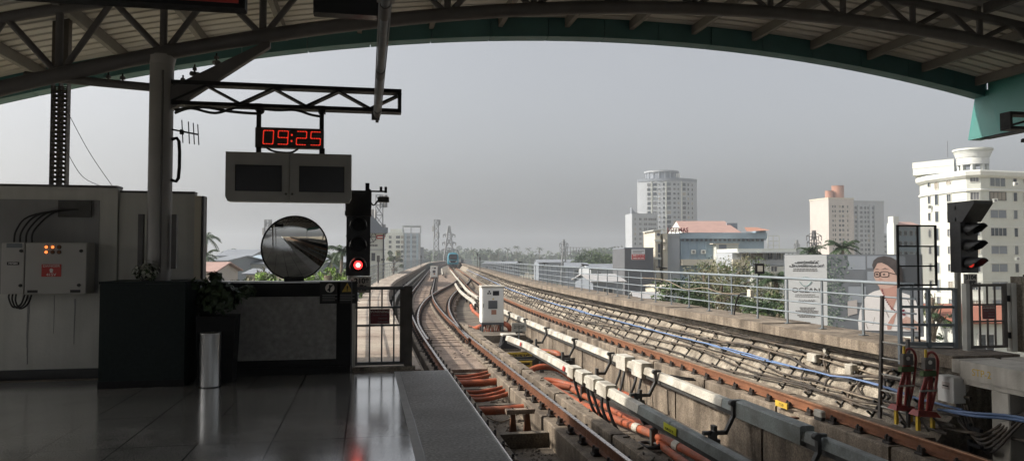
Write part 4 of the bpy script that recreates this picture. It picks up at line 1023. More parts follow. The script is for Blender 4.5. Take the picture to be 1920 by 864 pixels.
def gate(label, x0, x1, y, z0, h, m, nb, sign_rng, lines, rails, pw=.03):
    t = thing('metal_gate', label, 'gate', (x0,y,z0), 0, 'platform end gates'); w = x1-x0
    MB().box(0,pw,-.02,.02,.07,h).box(w-pw,w,-.02,.02,.07,h).box(pw,w-pw,-.02,.02,h-.045,h).box(pw,w-pw,-.02,.02,.07,.115).build('frame', m, t)
    for z in rails: MB().box(pw,w-pw,-.015,.015,z-.014,z+.014).build('cross_rail', m, t)
    for k in range(1,nb):
        x = pw+(w-2*pw)*k/nb
        MB().box(x-.011,x+.011,-.012,.012,.115,h-.045).build('bar', m, t)
    a,b,c,d = sign_rng
    s = MB().box(a,b,-.026,-.022,c,d).build('warning_sign', 'sign_maroon', t)
    MB().box(a-.006,b+.006,-.0215,-.0165,c-.006,d+.006).build('sign_border', 'plate', s)
    for k,(l,sz) in enumerate(lines): text('lettering', l, sz, 'ink_grey' if k else 'plate', s, ((a+b)/2+(.0 if k < 2 else .04),-.028,d-.035-.048*k), sx=1.05)
    return t
g = gate('dark steel barred gate with a WARNING sign at the left platform end', -.155, .585, 10.86, 0, 1.18, 'gate_steel', 4, (.30-.09,.535-.06,.655,.86), (('WARNING',.052),('DO NOT CROSS',.026),('TRACKS',.034),('DANGER',.034)), (.63,.885))
MB().box(.20,.80,0,.02,0,.01)
MB().box(.685,.80,-.035,.035,.0,1.19).box(.625,.70,-.02,.02,.1,1.15).build('gate_post', 'gate_brown', g)
MB().box(-.03,-.002,-.03,.03,0,1.18).build('hinge_post', 'galv_post', g)
MB().box(-.06,.84,-.09,.05,.0,.05).build('threshold', 'concrete_pale', g)
t = gate('brown barred gate with a red sign at the right platform end', 9.93, 10.68, 10.9, 0, 1.15, 'gate_brown', 4, (.26,.50,.56,.78), (('WARNING',.045),('DO NOT CROSS',.026),('TRACKS',.03),('DANGER',.03)), (.52,.80), .075)
MB().box(-.078,-.008,-.05,.05,0,1.16).build('gate_post', 'galv_post', t)
MB().box(.80,.90,-.06,.06,-.0,1.16).build('hinge_post', 'galv_post', t)
for z in (.28,.9): MB().box(.752,.81,-.03,.03,z-.05,z+.05).build('hinge', 'blackframe', t)
t = thing('gate_pier', 'pale concrete pier right of the right platform gate', 'pier', (10.98,10.9,0)); MB().cbox(-.10,.10,-.12,.12,0,1.27,.01).build('shaft', 'concrete_pale', t)
MB().box(.105,.55,-.06,.06,0,1.30).build('side_panel', 'blackframe', t)
# access railing and mesh screen on the walkway
t = thing('access_railing', 'grey metal access railing in front of the mesh screen', 'railing', (0,0,0))
P0, P1 = Vector((9.10,11.5,-.18)), Vector((9.98,11.25,-.18))
def onrail(f, z): p = P0.lerp(P1, f); return Vector((p.x, p.y, z))
for f, n_ in ((.0,'post'),(.52,'post'),(1.0,'post')):
    p = onrail(f, 0); MB().box(p.x-.028,p.x+.028,p.y-.03,p.y+.03,-.25,1.06).build('post', 'galv', t)
for z in (1.05,.74,.43): MB().bar(onrail(0,z), onrail(1,z), .03, .045).build('rail', 'galv', t)
MB().bar(onrail(0,.10), onrail(1,.10), .03, .07).bar(onrail(0,.035), onrail(1,.035), .04, .03).build('toe_rail', 'galv', t)
t = thing('mesh_screen', 'black framed expanded mesh screen standing above the access railing', 'screen', (9.16,11.62,0))
W, Z0, Z1 = .80, 1.09, 2.17
MB().box(0,.035,-.015,.015,-.1,Z1).box(W-.035,W,-.015,.015,Z0,Z1).box(W/2+.02-.012,W/2+.02+.012,-.012,.012,.05,Z1-.03).box(.035,W-.035,-.015,.015,Z1-.03,Z1).box(.035,W-.035,-.015,.015,Z0,Z0+.03).box(.035,W-.035,-.012,.012,1.43,1.455).box(.035,W-.035,-.012,.012,1.78,1.805).build('frame', 'blackframe', t)
mb = MB(); st = .050; k = -40
while k < 60:      # crossing strands of the mesh, clipped to the frame
    for s in (1,-1):
        x0 = .02; c = k*st
        pts = []
        for x in (.03, W-.03):
            pts.append((x, Z0+.02+(c+s*(x-.03)*1.6)))
        (xa,za),(xb,zb) = pts
        lo, hi = Z0+.02, Z1-.02
        def cl(x,z,x2,z2):
            if z < lo: return (x+(x2-x)*(lo-z)/(z2-z), lo)
            if z > hi: return (x+(x2-x)*(hi-z)/(z2-z), hi)
            return (x,z)
        if max(za,zb) > lo and min(za,zb) < hi:
            a = cl(xa,za,xb,zb); b = cl(xb,zb,xa,za)
            mb.bar((a[0],.002*s,a[1]),(b[0],.002*s,b[1]),.004,.006,(0,1,0))
    k += 1
mb.build('wire_mesh', 'blackframe', t)
# ladder down to the track
t = thing('steel_ladder', 'rusty dark ladder leading from the track up to the right walkway', 'ladder', (0,0,0))
for (a,b) in (((8.60,11.40,-1.14),(8.78,11.52,.93)),((8.60,10.72,-1.14),(8.78,10.92,.25))):
    MB().bar(a,b,.055,.045,(1,0,0)).build('side_rail', 'gate_brown', t)
for k in range(5):
    f = .10+k*.13; a = Vector((8.60,11.40,-1.14)).lerp(Vector((8.78,11.52,.93)),f); z = a.z
    fb_ = (z+1.14)/1.39; b = Vector((8.60,10.72,-1.14)).lerp(Vector((8.78,10.92,.25)),fb_)
    MB().cyl(a,b,.016,.016,6).build('rung', 'galv_post', t)
# red cable terminations
def termination(label, x, y):
    t = thing('cable_termination', label, 'cable termination', (x,y,-1.10), 0, 'red cable terminations')
    for dx in (-.13,.13):
        MB().box(dx-.025,dx+.025,-.025,.025,0,.24).build('leg', 'yellowpaint', t)
        MB().bar((dx*.9,-.03,.20),(dx*1.1+.12,-.10,.0),.03,.03).build('brace', 'gate_brown', t)
    MB().sweep([[(-.21,-.10,.24),(.21,-.10,.20),(.21,.12,.20),(-.21,.12,.24)],[(-.16,-.05,.32),(.16,-.05,.28),(.16,.08,.28),(-.16,.08,.32)]]).build('foot_block', 'redpaint', t)
    for k,(dx,tx) in enumerate(((-.10,-.03),(-.05,.0),(.04,.045),(.09,.075))):
        MB().tube(smooth_path([(dx,0,.30),(dx+.01,-.02,.55),(tx+.05,0,.82),(tx+.07,.02,1.05)],4), .022, 7).build('rod', 'redpaint', t)
    MB().box(-.12,.17,-.045,-.028,.60,.63).build('clamp_bar', 'galv_post', t)
    MB().cbox(-.05,.19,-.04,.05,.84,.92,.008).build('green_block', 'leaf_mid', t)
    hd = MB().cbox(-.02,.17,-.06,.06,.95,1.13,.02).build('head', 'gate_brown', t)
    MB().cyl((.05,-.062,1.06),(.05,-.075,1.06),.032,.032,14).build('dial', 'cover', hd)
    MB().tube(smooth_path([(.10,0,.30),(.17,-.02,.6),(.24,0,.95),(.24,0,1.10),(.17,0,1.20),(.08,0,1.19),(.04,0,1.12)],4), .022, 7).build('hose', 'redpaint', t)
    MB().cyl((.03,0,1.12),(.03,0,1.25),.02,.02,8).build('terminal', 'yellowpaint', t)
termination('red cable termination with yellow legs, the one next to the ladder', 8.58, 10.80)
termination('red cable termination with yellow legs, the one next to the slab end', 8.60, 10.34)
# end slab of the right platform
t = thing('platform_slab', 'stained concrete platform end slab lettered STP-2', 'slab', (0,0,0))
MB().box(9.06,9.96,-6,10.14,-.28,-.005).box(9.09,14.9,-6,10.14,-.36,-.285).build('slab_edge', 'slab_pale', t)
MB().box(9.965,14.9,8.3,10.3,-.28,-.002).box(9.06,9.8,10.145,10.3,-.20,.0).build('slab_top', 'slab_pale', t)
text('lettering', 'STP-2', .15, 'sign_yellow', t, (9.057,9.72,-.15), (PI/2,0,-PI/2), .001)
t = thing('support_pillar', 'pale stained concrete pillar under the platform end slab', 'pillar', (9.27,9.45,-1.95)); MB().cbox(-.16,.16,-.16,.16,0,1.588,.015).build('shaft', 'slab_pale', t)
t = thing('support_wall', 'recess wall under the right platform slab, near black for the shade in the void', 'wall', (0,0,0)); MB().box(10.1,10.3,-45,10.2,-1.95,-.37).build('wall_face', 'blackframe', t)  # near-black colour stands for the shade under the slab
t = thing('terminal_box', 'pale grey terminal box with a label under the slab corner', 'terminal box', (9.02,10.28,-.66))
MB().cbox(-.10,.12,-.17,.17,.0,.40,.01).build('body', 'cabwhite', t); MB().box(-.104,-.1005,-.09,.07,.20,.31).build('label_plate', 'plate', t); MB().box(-.1065,-.1045,-.07,.05,.24,.26).build('text_line', 'ink', t)
for k in range(5):
    y0 = 10.2-k*.05
    conduit('dark cable drooping under the end slab behind the terminal box', [(9.05,y0,-.66),(8.98+k*.03,y0-.15,-.95-.04*k),(9.0,y0-.5,-1.05-.05*k),(9.2,y0-.9,-.70),(9.4,y0-1.3,-.45)], .02, 'cable', 'cables under the end slab', 'cable')
for k,z in enumerate((-.62,-.66)):
    conduit('blue cable running on past the pillar under the end slab', [(8.80+.02*k,10.3,-.78+z*.0),(8.9,9.7,z-.1),(9.15,9.0,z-.05),(9.2,7,z-.05),(9.2,2,z)], .022, 'cable_blue', 'blue cables under the end slab', 'cable')
conduit('dark cable running low past the pillar under the end slab', [(8.75,11,-1.1),(8.9,10,-1.05),(9.2,8.8,-1.0),(9.2,4,-1.0)], .025, 'cable', 'cables under the end slab', 'cable')
for k,z in enumerate((-.98,-1.22)):
    t = thing('support_hook', 'short dark cable support hook below the terminal box, %s one' % ('upper','lower')[k], 'hook', (9.0,9.9,z)); MB().bar((0,0,0),(-.12,-.35,.03),.05,.05).box(-.03,.03,-.02,.02,-.12,.06).build('arm', 'blackframe', t)
# small things on the far track
t = thing('yellow_marker', 'yellow number plate on the far track rail bed', 'marker', (7.52,12.7,-1.16)); MB().box(-.015,.015,-.24,.16,.0,.10).build('plate', 'sign_yellow', t)
text('lettering', '77 20', .07, 'ink', t, (-.0165,-.04,.05), (PI/2,0,-PI/2), .001)
t = thing('rail_clamp_box', 'small white connection clamp on the rust orange rail', 'clamp', (7.66,11.7,-1.19)); MB().cbox(-.05,.05,-.12,.12,.06,.17,.02).build('cap', 'cover', t); MB().box(-.04,.04,-.10,.10,0,.06).build('base', 'bracket', t)
t = thing('rail_stool', 'small rusty steel stool beside the far track', 'trestle', (7.15,11.9,-1.6)); MB().box(-.22,.22,-.05,.05,.40,.43).build('top_plate', 'rust', t)
for s in (-1,1): MB().box(s*.16-.02,s*.16+.02,-.03,.03,0,.40).build('leg', 'rust', t)
t = thing('bond_box', 'small dark bond frame joining cables across the far rail bed', 'frame', (6.9,16.3,-1.25)); MB().tube(smooth_path([(-.5,.5,.02),(-.3,.2,.12),(0,0,.10),(.3,-.2,.06),(.55,-.1,.02)],4),.022,6).tube(smooth_path([(-.45,.3,.02),(-.2,.1,.14),(.2,-.1,.10),(.6,.1,.02)],4),.022,6).build('cable_loop', 'blackrubber', t)

# ================================================================== the train
t = thing('metro_train', 'teal blue metro train front coming down the far track', 'train', (7.13+off(182),182,-1.0), -math.atan(.111))
W = 1.42
sec = [(-1.18,.75),(1.18,.75),(1.40,1.05),(W,1.7),(1.40,2.6),(1.25,3.25),(.9,3.62),(.4,3.76),(-.4,3.76),(-.9,3.62),(-1.25,3.25),(-1.40,2.6),(-W,1.7),(-1.40,1.05)]
rings = []
for yy, s, dz in ((0,.80,-.10),(.12,.92,-.04),(.45,.98,0),(1.0,1,0),(21,1,0)):
    rings.append([(x*s, yy+(.55*max(0,(z-1.9)/1.8) if yy < 1 else 0), 2.1+(z-2.1)*s+dz) for x, z in sec])
MB().sweep(rings).build('body', 'trainblue', t)
MB().sweep([[(-.88,-.03,2.05),(.88,-.03,2.05),(1.02,.20,2.75),(.86,.46,3.30),(-.86,.46,3.30),(-1.02,.20,2.75)],[(-.88,.06,2.05),(.88,.06,2.05),(1.02,.30,2.75),(.86,.56,3.30),(-.86,.56,3.30),(-1.02,.30,2.75)]]).build('windscreen', 'trainblack', t)
MB().sweep([[(-.5,-.05,1.25),(.5,-.05,1.25),(.9,-.03,1.75),(-.9,-.03,1.75)],[(-.5,.02,1.25),(.5,.02,1.25),(.9,.05,1.75),(-.9,.05,1.75)]]).build('front_panel', 'trainblack', t)
for s in (-1,1):
    MB().sweep([[(s*.62,-.06,1.35),(s*1.0,.0,1.5),(s*1.0,.0,1.68),(s*.62,-.06,1.55)],[(s*.62,.04,1.35),(s*1.0,.10,1.5),(s*1.0,.10,1.68),(s*.62,.04,1.55)]]).build('headlight', 'trainwhite', t)
MB().box(-1.1,1.1,.15,.9,.30,.80).build('skirt', 'bslate', t); MB().cyl((0,-.35,.75),(0,.2,.75),.12,.16,10).build('coupler', 'trainblack', t)
for y0 in (2.5,16):
    MB().box(-.9,.9,y0,y0+2.6,.15,.74).build('bogie', 'trainblack', t)
for k in range(2):
    MB().sweep([[(x,21.5+k*21.6,z) for x, z in sec],[(x,42+k*21.6,z) for x, z in sec]]).build('coach_body', 'trainblue', t)
for k in range(3):
    for s in (-1,1): MB().box(*sorted((s*1.405,s*1.43)),2.5+k*21.5,19.5+k*21.5,1.9,2.6).build('side_window', 'trainblack', t)

# ================================================================== buildings
def bld(name, label, u0, u1, d, vt, yaw=0.0, cat='building', group=None):
    a = math.radians(yaw); k0, k1 = (u0-960)/FPX, (u1-960)/FPX
    w = (k1*d-k0*d)/(math.cos(a)-k1*math.sin(a))
    p = at(u0, vt, d); h = p.z-GZ
    t = thing(name, label, cat, (p.x, p.y, GZ), -PSI+a, group)
    return t, w, h
def zl(v, d): return at(960, v, d).z-GZ
def xl(u, u0, d): return (u-u0)/FPX*d
WCACHE = {}
def winmesh(w, h, frame, pane, mull=1, bars=0, fr=.07):
    k = (round(w,2), round(h,2), frame, pane, mull, bars)
    if k not in WCACHE:
        mb = MB().mi(1).add([(-w/2,.0,-h/2),(w/2,.0,-h/2),(w/2,.0,h/2),(-w/2,.0,h/2)],[(0,1,2,3)]).mi(0)
        f = fr
        mb.box(-w/2-f,w/2+f,-.10,.02,-h/2-f,-h/2).box(-w/2-f,w/2+f,-.14,.02,h/2,h/2+f).box(-w/2-f,-w/2,-.10,.02,-h/2,h/2).box(w/2,w/2+f,-.10,.02,-h/2,h/2)
        for i in range(1, mull+1): x = -w/2+w*i/(mull+1); mb.box(x-.03,x+.03,-.05,-.004,-h/2,h/2)
        for i in range(1, bars+1): z = -h/2+h*i/(bars+1); mb.box(-w/2,w/2,-.045,-.004,z-.03,z+.03)
        WCACHE[k] = mb.mesh('window', [M[frame], M[pane]])
    return WCACHE[k]
WR = random.Random(21)
class Wins:
    """windows of one building: the first 100 as parts, the rest as one part"""
    def __init__(s, root): s.r = root; s.n = 0; s.rest = []
    def add(s, p, rz, w, h, frame='winframe', pane='glass', mull=1, bars=0):
        if pane == 'glass': pane = WR.choice(('glass','glass','glass','glass','bslate','bslate','curtain','glass_pale'))
        me = winmesh(w, h, frame, pane, mull, bars)
        if s.n < 100: link('window', me, s.r, p, rz)
        else: s.rest.append((me, p, rz))
        s.n += 1
    def done(s):
        if not s.rest: return
        mb = MB(); mats = []
        for me, p, rz in s.rest:
            m4 = Matrix.Translation(p) @ Matrix.Rotation(rz, 4, 'Z')
            vs = [m4 @ v.co for v in me.vertices]
            for q in (0,1):
                mm_ = me.materials[q]
                if mm_ not in mats: mats.append(mm_)
                mb.mi(mats.index(mm_)).add(vs, [list(f.vertices) for f in me.polygons if f.material_index == q])
        mb.build('window', mats, s.r, kind='stuff')

# --- white apartment block on the right
t, w, h = bld('apartment_building', 'white rounded apartment block with cornice bands and a round roof pavilion at the right', 1728, 1842, 131, 322)
t.rotation_euler.z = 0; t.location = (0,0,GZ)
def gp(u, d): q = at(u, 480, d); return Vector((q.x, q.y, 0))
FP = [gp(1727,143), gp(1742,139), gp(1795,132), gp(1815,130), gp(1842,129), gp(2010,135), gp(2050,160), gp(1760,172)]
cen = sum(FP, Vector())/len(FP)
def ring(off_, z): return [(cen+(p-cen)*(1+off_/(p-cen).length)).to_tuple()[:2]+(z,) for p in FP]
zt = zl(322,131)
MB().sweep([ring(0,0), ring(0,zt-1.0)]).build('wall', 'bwhite', t)
MB().sweep([ring(.3,zt-1.15), ring(.75,zt-.75), ring(.8,zt-.1), ring(.55,zt+.15)]).build('cornice', 'bwhite_band', t)
MB().sweep([ring(-.3,zt+.15), ring(-.3,zt+.16)]).build('roof', 'tinroof_dark', t)
fl = 3.12; zr1 = zl(335,131)
MB().sweep([ring(.28,zl(358,131)-.12), ring(.32,zl(358,131)+.12), ring(.12,zl(358,131)+.3)]).build('band', 'bwhite_band', t)
for k in range(2,8): MB().sweep([ring(.06,zl(358,131)-fl*(k-1)-.1), ring(.06,zl(358,131)-fl*(k-1)+.06)]).build('band', 'bwhite_band', t)
wn = Wins(t)
def facet(A, B, u, d_, z, ww, hh, **k):
    ku = (u-960)/FPX
    dirv = (FW+RT*ku); dirv = Vector((dirv.x, dirv.y)); a2 = Vector((A.x,A.y)); b2 = Vector((B.x,B.y)); e = b2-a2
    s = (a2.x*dirv.y-a2.y*dirv.x)/-(e.x*dirv.y-e.y*dirv.x)
    p = a2+e*s; n = Vector((e.y,-e.x)).normalized()
    wn.add((p.x+n.x*.03, p.y+n.y*.03, z), math.atan2(e.y,e.x), ww, hh, **k)
for k in range(8):
    z = zr1-fl*k
    facet(FP[1],FP[2],1744,0,z,.6,1.35,mull=0); facet(FP[1],FP[2],1758,0,z-.1,.85,1.9 if k%3 else 2.4,mull=0,frame='bwhite'); facet(FP[1],FP[2],1781,0,z,.95,1.25)
    facet(FP[3],FP[4],1829,0,z,1.25,1.25,mull=2)
    if k == 0: facet(FP[4],FP[5],1872,0,z-.1,3.5,2.6,mull=2,frame='bwhite_band')
    else: facet(FP[4],FP[5],1872,0,z,3.6,1.35,mull=3 if k in (1,3) else 1,frame='winframe_dark' if k == 1 else 'winframe',pane='glass' if k in (1,3) else 'bgrey_dark')
    facet(FP[4],FP[5],1904.5,0,z-.05,.85,1.5,mull=0); facet(FP[4],FP[5],1925,0,z,1.2,1.3); facet(FP[4],FP[5],1950,0,z,1.2,1.3)
wn.done()
for k,(u,v) in enumerate(((1741,388),(1864,376),(1903,345),(1906,485))):
    q = at(u,v,129.5 if u > 1800 else 138.5); MB().cbox(-.40,.40,-.30,.1,-.32,.32,.03).mi(1).cyl((0,-.301,0),(0,-.33,0),.23,.23,12).build('air_conditioner', ['bwhite_band','ink_grey'], t, (q.x, q.y-.1, q.z-GZ), -PSI)
dr = at(1824, 300, 138); dx, dy = dr.x, dr.y
mb = MB(); zz = zl(313,138); mb.cyl((dx,dy,zz+.3),(dx,dy,zz+1.6),2.6,2.6,24); mb.cyl((dx,dy,zz+1.6),(dx,dy,zl(288,138)),2.7,3.0,24); mb.build('roof_pavilion', 'bwhite_band', t)
mb = MB(); mb.cyl((dx,dy,zl(284,138)),(dx,dy,zl(280.5,138)),3.3,3.3,24); mb.cyl((dx,dy,zl(288,138)),(dx,dy,zl(284,138)),3.05,3.15,24); mb.build('pavilion_rim', 'bwhite', t)
for k in range(8): a = k*PI/4; MB().box(dx+2.2*math.cos(a)-.25,dx+2.2*math.cos(a)+.25,dy+2.2*math.sin(a)-.25,dy+2.2*math.sin(a)+.25,zz-2.5,zz+.3).build('pavilion_column', 'bwhite', t)
pp = [gp(1714,146), gp(1792,140), gp(1800,155), gp(1730,158)]
mb = MB().sweep([[(p.x,p.y,zl(309,140)) for p in pp],[(p.x,p.y,zl(297,140)) for p in pp]]); mb.build('roof_slab', 'bwhite', t)
mb = MB().sweep([[(p.x*.995+.6,p.y,zl(322,140)) for p in pp],[(p.x*.995+.6,p.y,zl(309.2,140)) for p in pp]]); mb.build('stair_head', 'bwhite', t)
q = at(1777,295,142); MB().cyl((q.x,q.y,q.z-GZ),(q.x,q.y,q.z-GZ+3.1),.04,.04,6).build('aerial', 'steel_dark', t)

# --- far round topped tower
t, w, h = bld('apartment_tower', 'tall blue grey apartment tower with a round drum on top, hazy in the distance', 1199, 1313, 480, 335)
def bow(x): return 9*((x/w-.5)*2)**2
N_ = 18
outl = [(w*i/N_, bow(w*i/N_)) for i in range(N_+1)]+[(w*.9, 26),(w*.1, 26)]
MB().polyz(outl, 0, h).build('wall', 'bgrey', t)
mb = MB(); cx, cy = xl(1248,1199,480), 13
mb.cyl((cx,cy,h),(cx,cy,zl(321,480)),xl(1279,1248,480),xl(1279,1248,480),28); mb.build('roof_drum', 'bgrey_dark', t)
rd = xl(1279,1248,480)
for k in range(9):
    a = -PI+PI*(k+.5)/9; MB().box(cx+rd*math.cos(a)-.3,cx+rd*math.cos(a)+.3,cy+rd*math.sin(a)-.5,cy+rd*math.sin(a)+.3,h,zl(321,480)-.2).build('drum_fin', 'bgrey', t)
for k in range(3): x = cx+rd*.62+k*1.6; MB().box(x-.55,x+.55,cy-rd*.80,cy-rd*.66,h+1.4,h+3.9).build('drum_window', 'bwhite_band', t)
MB().cyl((cx,cy,zl(321,480)),(cx,cy,zl(318,480)),xl(1281,1248,480),xl(1281,1248,480),28).build('drum_rim', 'bgrey', t)
MB().polyz([(x,y-.4) for x,y in outl[:N_+1]]+[(w*.9,27),(w*.1,27)], h-1.4, h+.5).build('parapet', 'bgrey_dark', t)
wn = Wins(t)
cols = [(212,27,'glass',2.1),(247,28,'glass',2.1),(275,10,'glass',1.0),(305,14,'glass',1.5),(338,29,'glass',2.1),(376,19,'glass',1.4),(404,16,'glass',1.4),(446,29,'glass',2.1),(478,18,'glass',1.7),(510,17,'glass',1.6)]
for f in range(17):
    z = h-3.6-3.02*f
    for cx_, cw, pane, hh in cols:
        u = 1160+cx_/3.6; x = xl(u,1199,480)
        wn.add((x, bow(x)-.08, z), math.atan2(bow(x+.1)-bow(x-.1), .2), cw/3.6/FPX*480*.95, hh, 'bwhite', pane, 0)
    for s in (0,1): pass
wn.done()
for cx_ in (228,320,425):
    x = xl(1160+cx_/3.6,1199,480); MB().box(x-.35,x+.35,bow(x)-.5,bow(x)+1,0,h-1.5).build('pilaster', 'bwhite', t)
t, w, h = bld('apartment_tower', 'lower white wing block with a swept roof corner in front of the tall tower', 1185, 1233, 455, 400, 8)
MB().box(0,w,0,14,0,h).build('wall', 'bgrey', t)
MB().sweep([[(-.3,-.3,h),(4.5,-.3,h),(2,-.3,h+.6),(-.3,-.3,h+3.6)],[(-.3,3,h),(4.5,3,h),(2,3,h+.6),(-.3,3,h+3.6)]]).build('roof_fin', 'bgrey_dark', t)
wn = Wins(t)
for f in range(10):
    for uu, ww, pane in ((1191,1.0,'glass'),(1201,1.6,'glass'),(1211,2.2,'bslate'),(1221,3.0,'bslate'),(1229,2.2,'bslate')):
        wn.add((xl(uu,1185,455), -.05, h-3.5-3.0*f), 0, ww, 1.5, 'bwhite', pane, 1)
wn.done()
# --- tower with terracotta tanks
t, w, h = bld('apartment_tower', 'pale apartment tower with two terracotta water tanks on its roof', 1549, 1657, 430, 377, 14)
w1 = w*.43
MB().box(0,w1,-2.0,15,0,h+1.2).build('wall', 'bpink', t); MB().box(w1+.01,w,0,15,0,h).build('wall', 'bgrey', t)  # paler left and greyer right block: sunlit and shaded sides put into the colours
MB().box(-.3,w1+.3,-2.3,15.3,h+1.2,h+1.9).build('parapet', 'bcream', t); MB().box(w1+.35,w+.3,-.3,15.3,h,h+.7).build('parapet', 'bgrey', t)
for u, r, v0, m in ((1587,3.4,347,'terracotta'),(1568,2.3,357,'terracotta')):
    x = xl(u,1549,430); MB().cyl((x,5,h+1.9),(x,5,zl(v0,430)),r,r,20).cyl((x,5,zl(v0,430)),(x,5,zl(v0,430)+.3),r*1.05,r*1.05,20).build('water_tank', m, t)
wn = Wins(t)
for f in range(13):
    z = h-3.2-2.55*f*1.06
    for uu, ww in ((1558,.9),(1563,.9),(1573,1.5),(1580,1.5),(1590,.9)): wn.add((xl(uu,1549,430), -2.06, z), 0, ww, 1.4, 'bcream', 'glass', 0)
    for uu, ww, pane in ((1605,2.3,'bslate'),(1613,1.4,'glass'),(1624,2.4,'bslate'),(1634,1.2,'glass'),(1641,1.5,'glass'),(1650,2.0,'bslate')): wn.add((xl(uu,1549,430), -.06, z-.3), 0, ww, 1.5, 'bgrey', pane, 1)
wn.done()
for uu in (1600,1618,1645,1655):
    x = xl(uu,1549,430); MB().box(x-.6,x+.6,-.9,.5,0,h-2).build('balcony_stack', 'bgrey', t)
t, w, h = bld('apartment_tower', 'grey stair tower end of the tanked apartment block at its right', 1655, 1664, 440, 437); MB().box(0,w,0,8,0,h).build('wall', 'bgrey', t)
wn = Wins(t)
for f in range(6): wn.add((w/2,-.05,h-2-3*f),0,1.4,1.2,'bgrey','bslate',0)
wn.done()
# --- narrow block behind the mesh screen
t, w, h = bld('apartment_building', 'narrow blue and brick red building with a pink roof edge behind the mesh screen', 1681, 1728, 210, 425, 12)
MB().box(0,w,0,4,zl(497,210),h).build('wall', 'bblue', t); MB().box(0,w,.02,4,0,zl(497,210)-.01).build('wall', 'bbrick', t)
MB().box(-1.3,-.02,-.5,2.2,0,h+1).build('side_wall', 'bwhite', t)
MB().sweep([[(-.4,-.6,h),(w,-.6,h),(w,4.2,h+1.4),(1.6,4.2,h+1.4)],[(-.4,-.6,h+.2),(w,-.6,h+.2),(w,4.2,h+1.6),(1.6,4.2,h+1.6)]]).build('roof', 'roofpink', t)
MB().box(.2,2.0,1.5,3.6,h+1.0,h+3.0).build('roof_tank', 'bwhite', t)
wn = Wins(t)
for f in range(4):
    for k in range(4): wn.add((1+k*1.8,-.05,h-1.8-2.9*f),0,1.0,1.3,'winframe','glass',1)
wn.done()
# --- jeweller's building
t, w, h = bld('shop_building', 'blue grey shop building with a pink tiled roof and dark red roof letters reading J-SEEMAS', 1226, 1432, 128, 437)
X = lambda u: xl(u,1226,128)
Z = lambda v: zl(v,128)
MB().box(X(1275),w,0,16,0,Z(437)).build('wall', 'bblue', t)
MB().box(X(1273),w+.4,-.5,16.2,Z(447.5),Z(436.5)).build('eaves_band', 'bblue', t)
for k in range(18): MB().box(X(1278)+k*.80,X(1278)+k*.80+.32,-.42,-.02,Z(452),Z(448)).build('bracket', 'bslate', t)
MB().box(X(1250),X(1273.5),-.35,15,0,Z(441)).build('blank_wall', 'bgrey', t); MB().box(X(1249),X(1274),-.6,-.36,Z(443),Z(438)).build('cornice', 'bgrey', t)
tw = MB().box(0,X(1236),-1.1,10,0,Z(432)).box(X(1241),X(1249.5),-.9,10,0,Z(438)); tw.build('corner_tower', 'bcream', t)
MB().sweep([[(-.4,-1.4,Z(433)),(X(1245),-1.4,Z(431)),(X(1245),-1.4,Z(429)),(-.4,-1.4,Z(431.5))],[(-.4,9,Z(433)),(X(1245),9,Z(431)),(X(1245),9,Z(429)),(-.4,9,Z(431.5))]]).build('tower_cap', 'bwhite', t)
for v0, v1 in ((457,474),(476,482),(486,500)): MB().box(.45,.85,-1.16,-1.105,Z(v1),Z(v0)).build('window', 'glass', t)
for v in (451,484): MB().box(-.15,X(1237),-1.35,-1.12,Z(v)-.2,Z(v)+.15).build('ledge', 'bwhite', t)
MB().cyl((.55,-1.11,Z(440)),(.55,-1.16,Z(440)),.28,.05,10).build('emblem', 'bslate', t)
for v0 in (449,462): MB().cyl((X(1244),-1.0,Z(v0+6)),(X(1244),-1.0,Z(v0)),.35,.28,12).build('column_drum', 'bcream', t)
MB().sweep([[(X(1279),0,Z(436)),(X(1391),0,Z(436)),(X(1378),6,Z(412)),(X(1283),6,Z(412))],[(X(1279),0.2,Z(435.5)),(X(1391),.2,Z(435.5)),(X(1378),6.1,Z(411.5)),(X(1283),6.1,Z(411.5))]]).build('tiled_roof', 'roofpink', t)
MB().sweep([[(X(1283),6.1,Z(411.5)),(X(1378),6.1,Z(411.5)),(X(1391),12,Z(436)),(X(1279),12,Z(436))],[(X(1283),6.2,Z(411)),(X(1378),6.2,Z(411)),(X(1391),12.2,Z(435.6)),(X(1279),12.2,Z(435.6))]]).build('tiled_roof', 'roofpink', t)
MB().add([(X(1279),.1,Z(436)),(X(1279),12,Z(436)),(X(1283),6,Z(412))],[(0,1,2)]).build('gable', 'bwhite', t)
MB().box(X(1376),X(1396),4,9,Z(432),Z(416)).build('roof_room', 'bgrey_dark', t)
MB().sweep([[(X(1397),-1,Z(434)),(X(1440),-1,Z(432)),(X(1430),3,Z(425)),(X(1406),3,Z(425))],[(X(1397),-.8,Z(433.5)),(X(1440),-.8,Z(431.5)),(X(1430),3.1,Z(424.6)),(X(1406),3.1,Z(424.6))]]).build('hip_roof', 'terracotta', t)
MB().box(X(1428),X(1438),.5,5,Z(450),Z(432)).build('roof_room', 'bblue', t)
for k in range(5): x = X(1277)+k*X(1226+15.5)/1; MB().box(x-.12,x+.12,-.2,.0,Z(482),Z(453)).build('pilaster', 'bblue', t)
for u in (1299,1317.5):
    MB().cbox(-.38,.38,-.45,0,-.34,.34,.03).mi(1).cyl((0,-.452,0),(0,-.48,0),.22,.22,12).build('air_conditioner', ['bwhite_band','ink_grey'], t, (X(u),-.02,Z(472)))
MB().box(X(1336),X(1377),-2.2,0,0,Z(458)).build('white_wing', 'bwhite', t); MB().box(X(1329),X(1378),-2.5,-.0,Z(458),Z(456.5)).build('wing_cap', 'bcream', t)
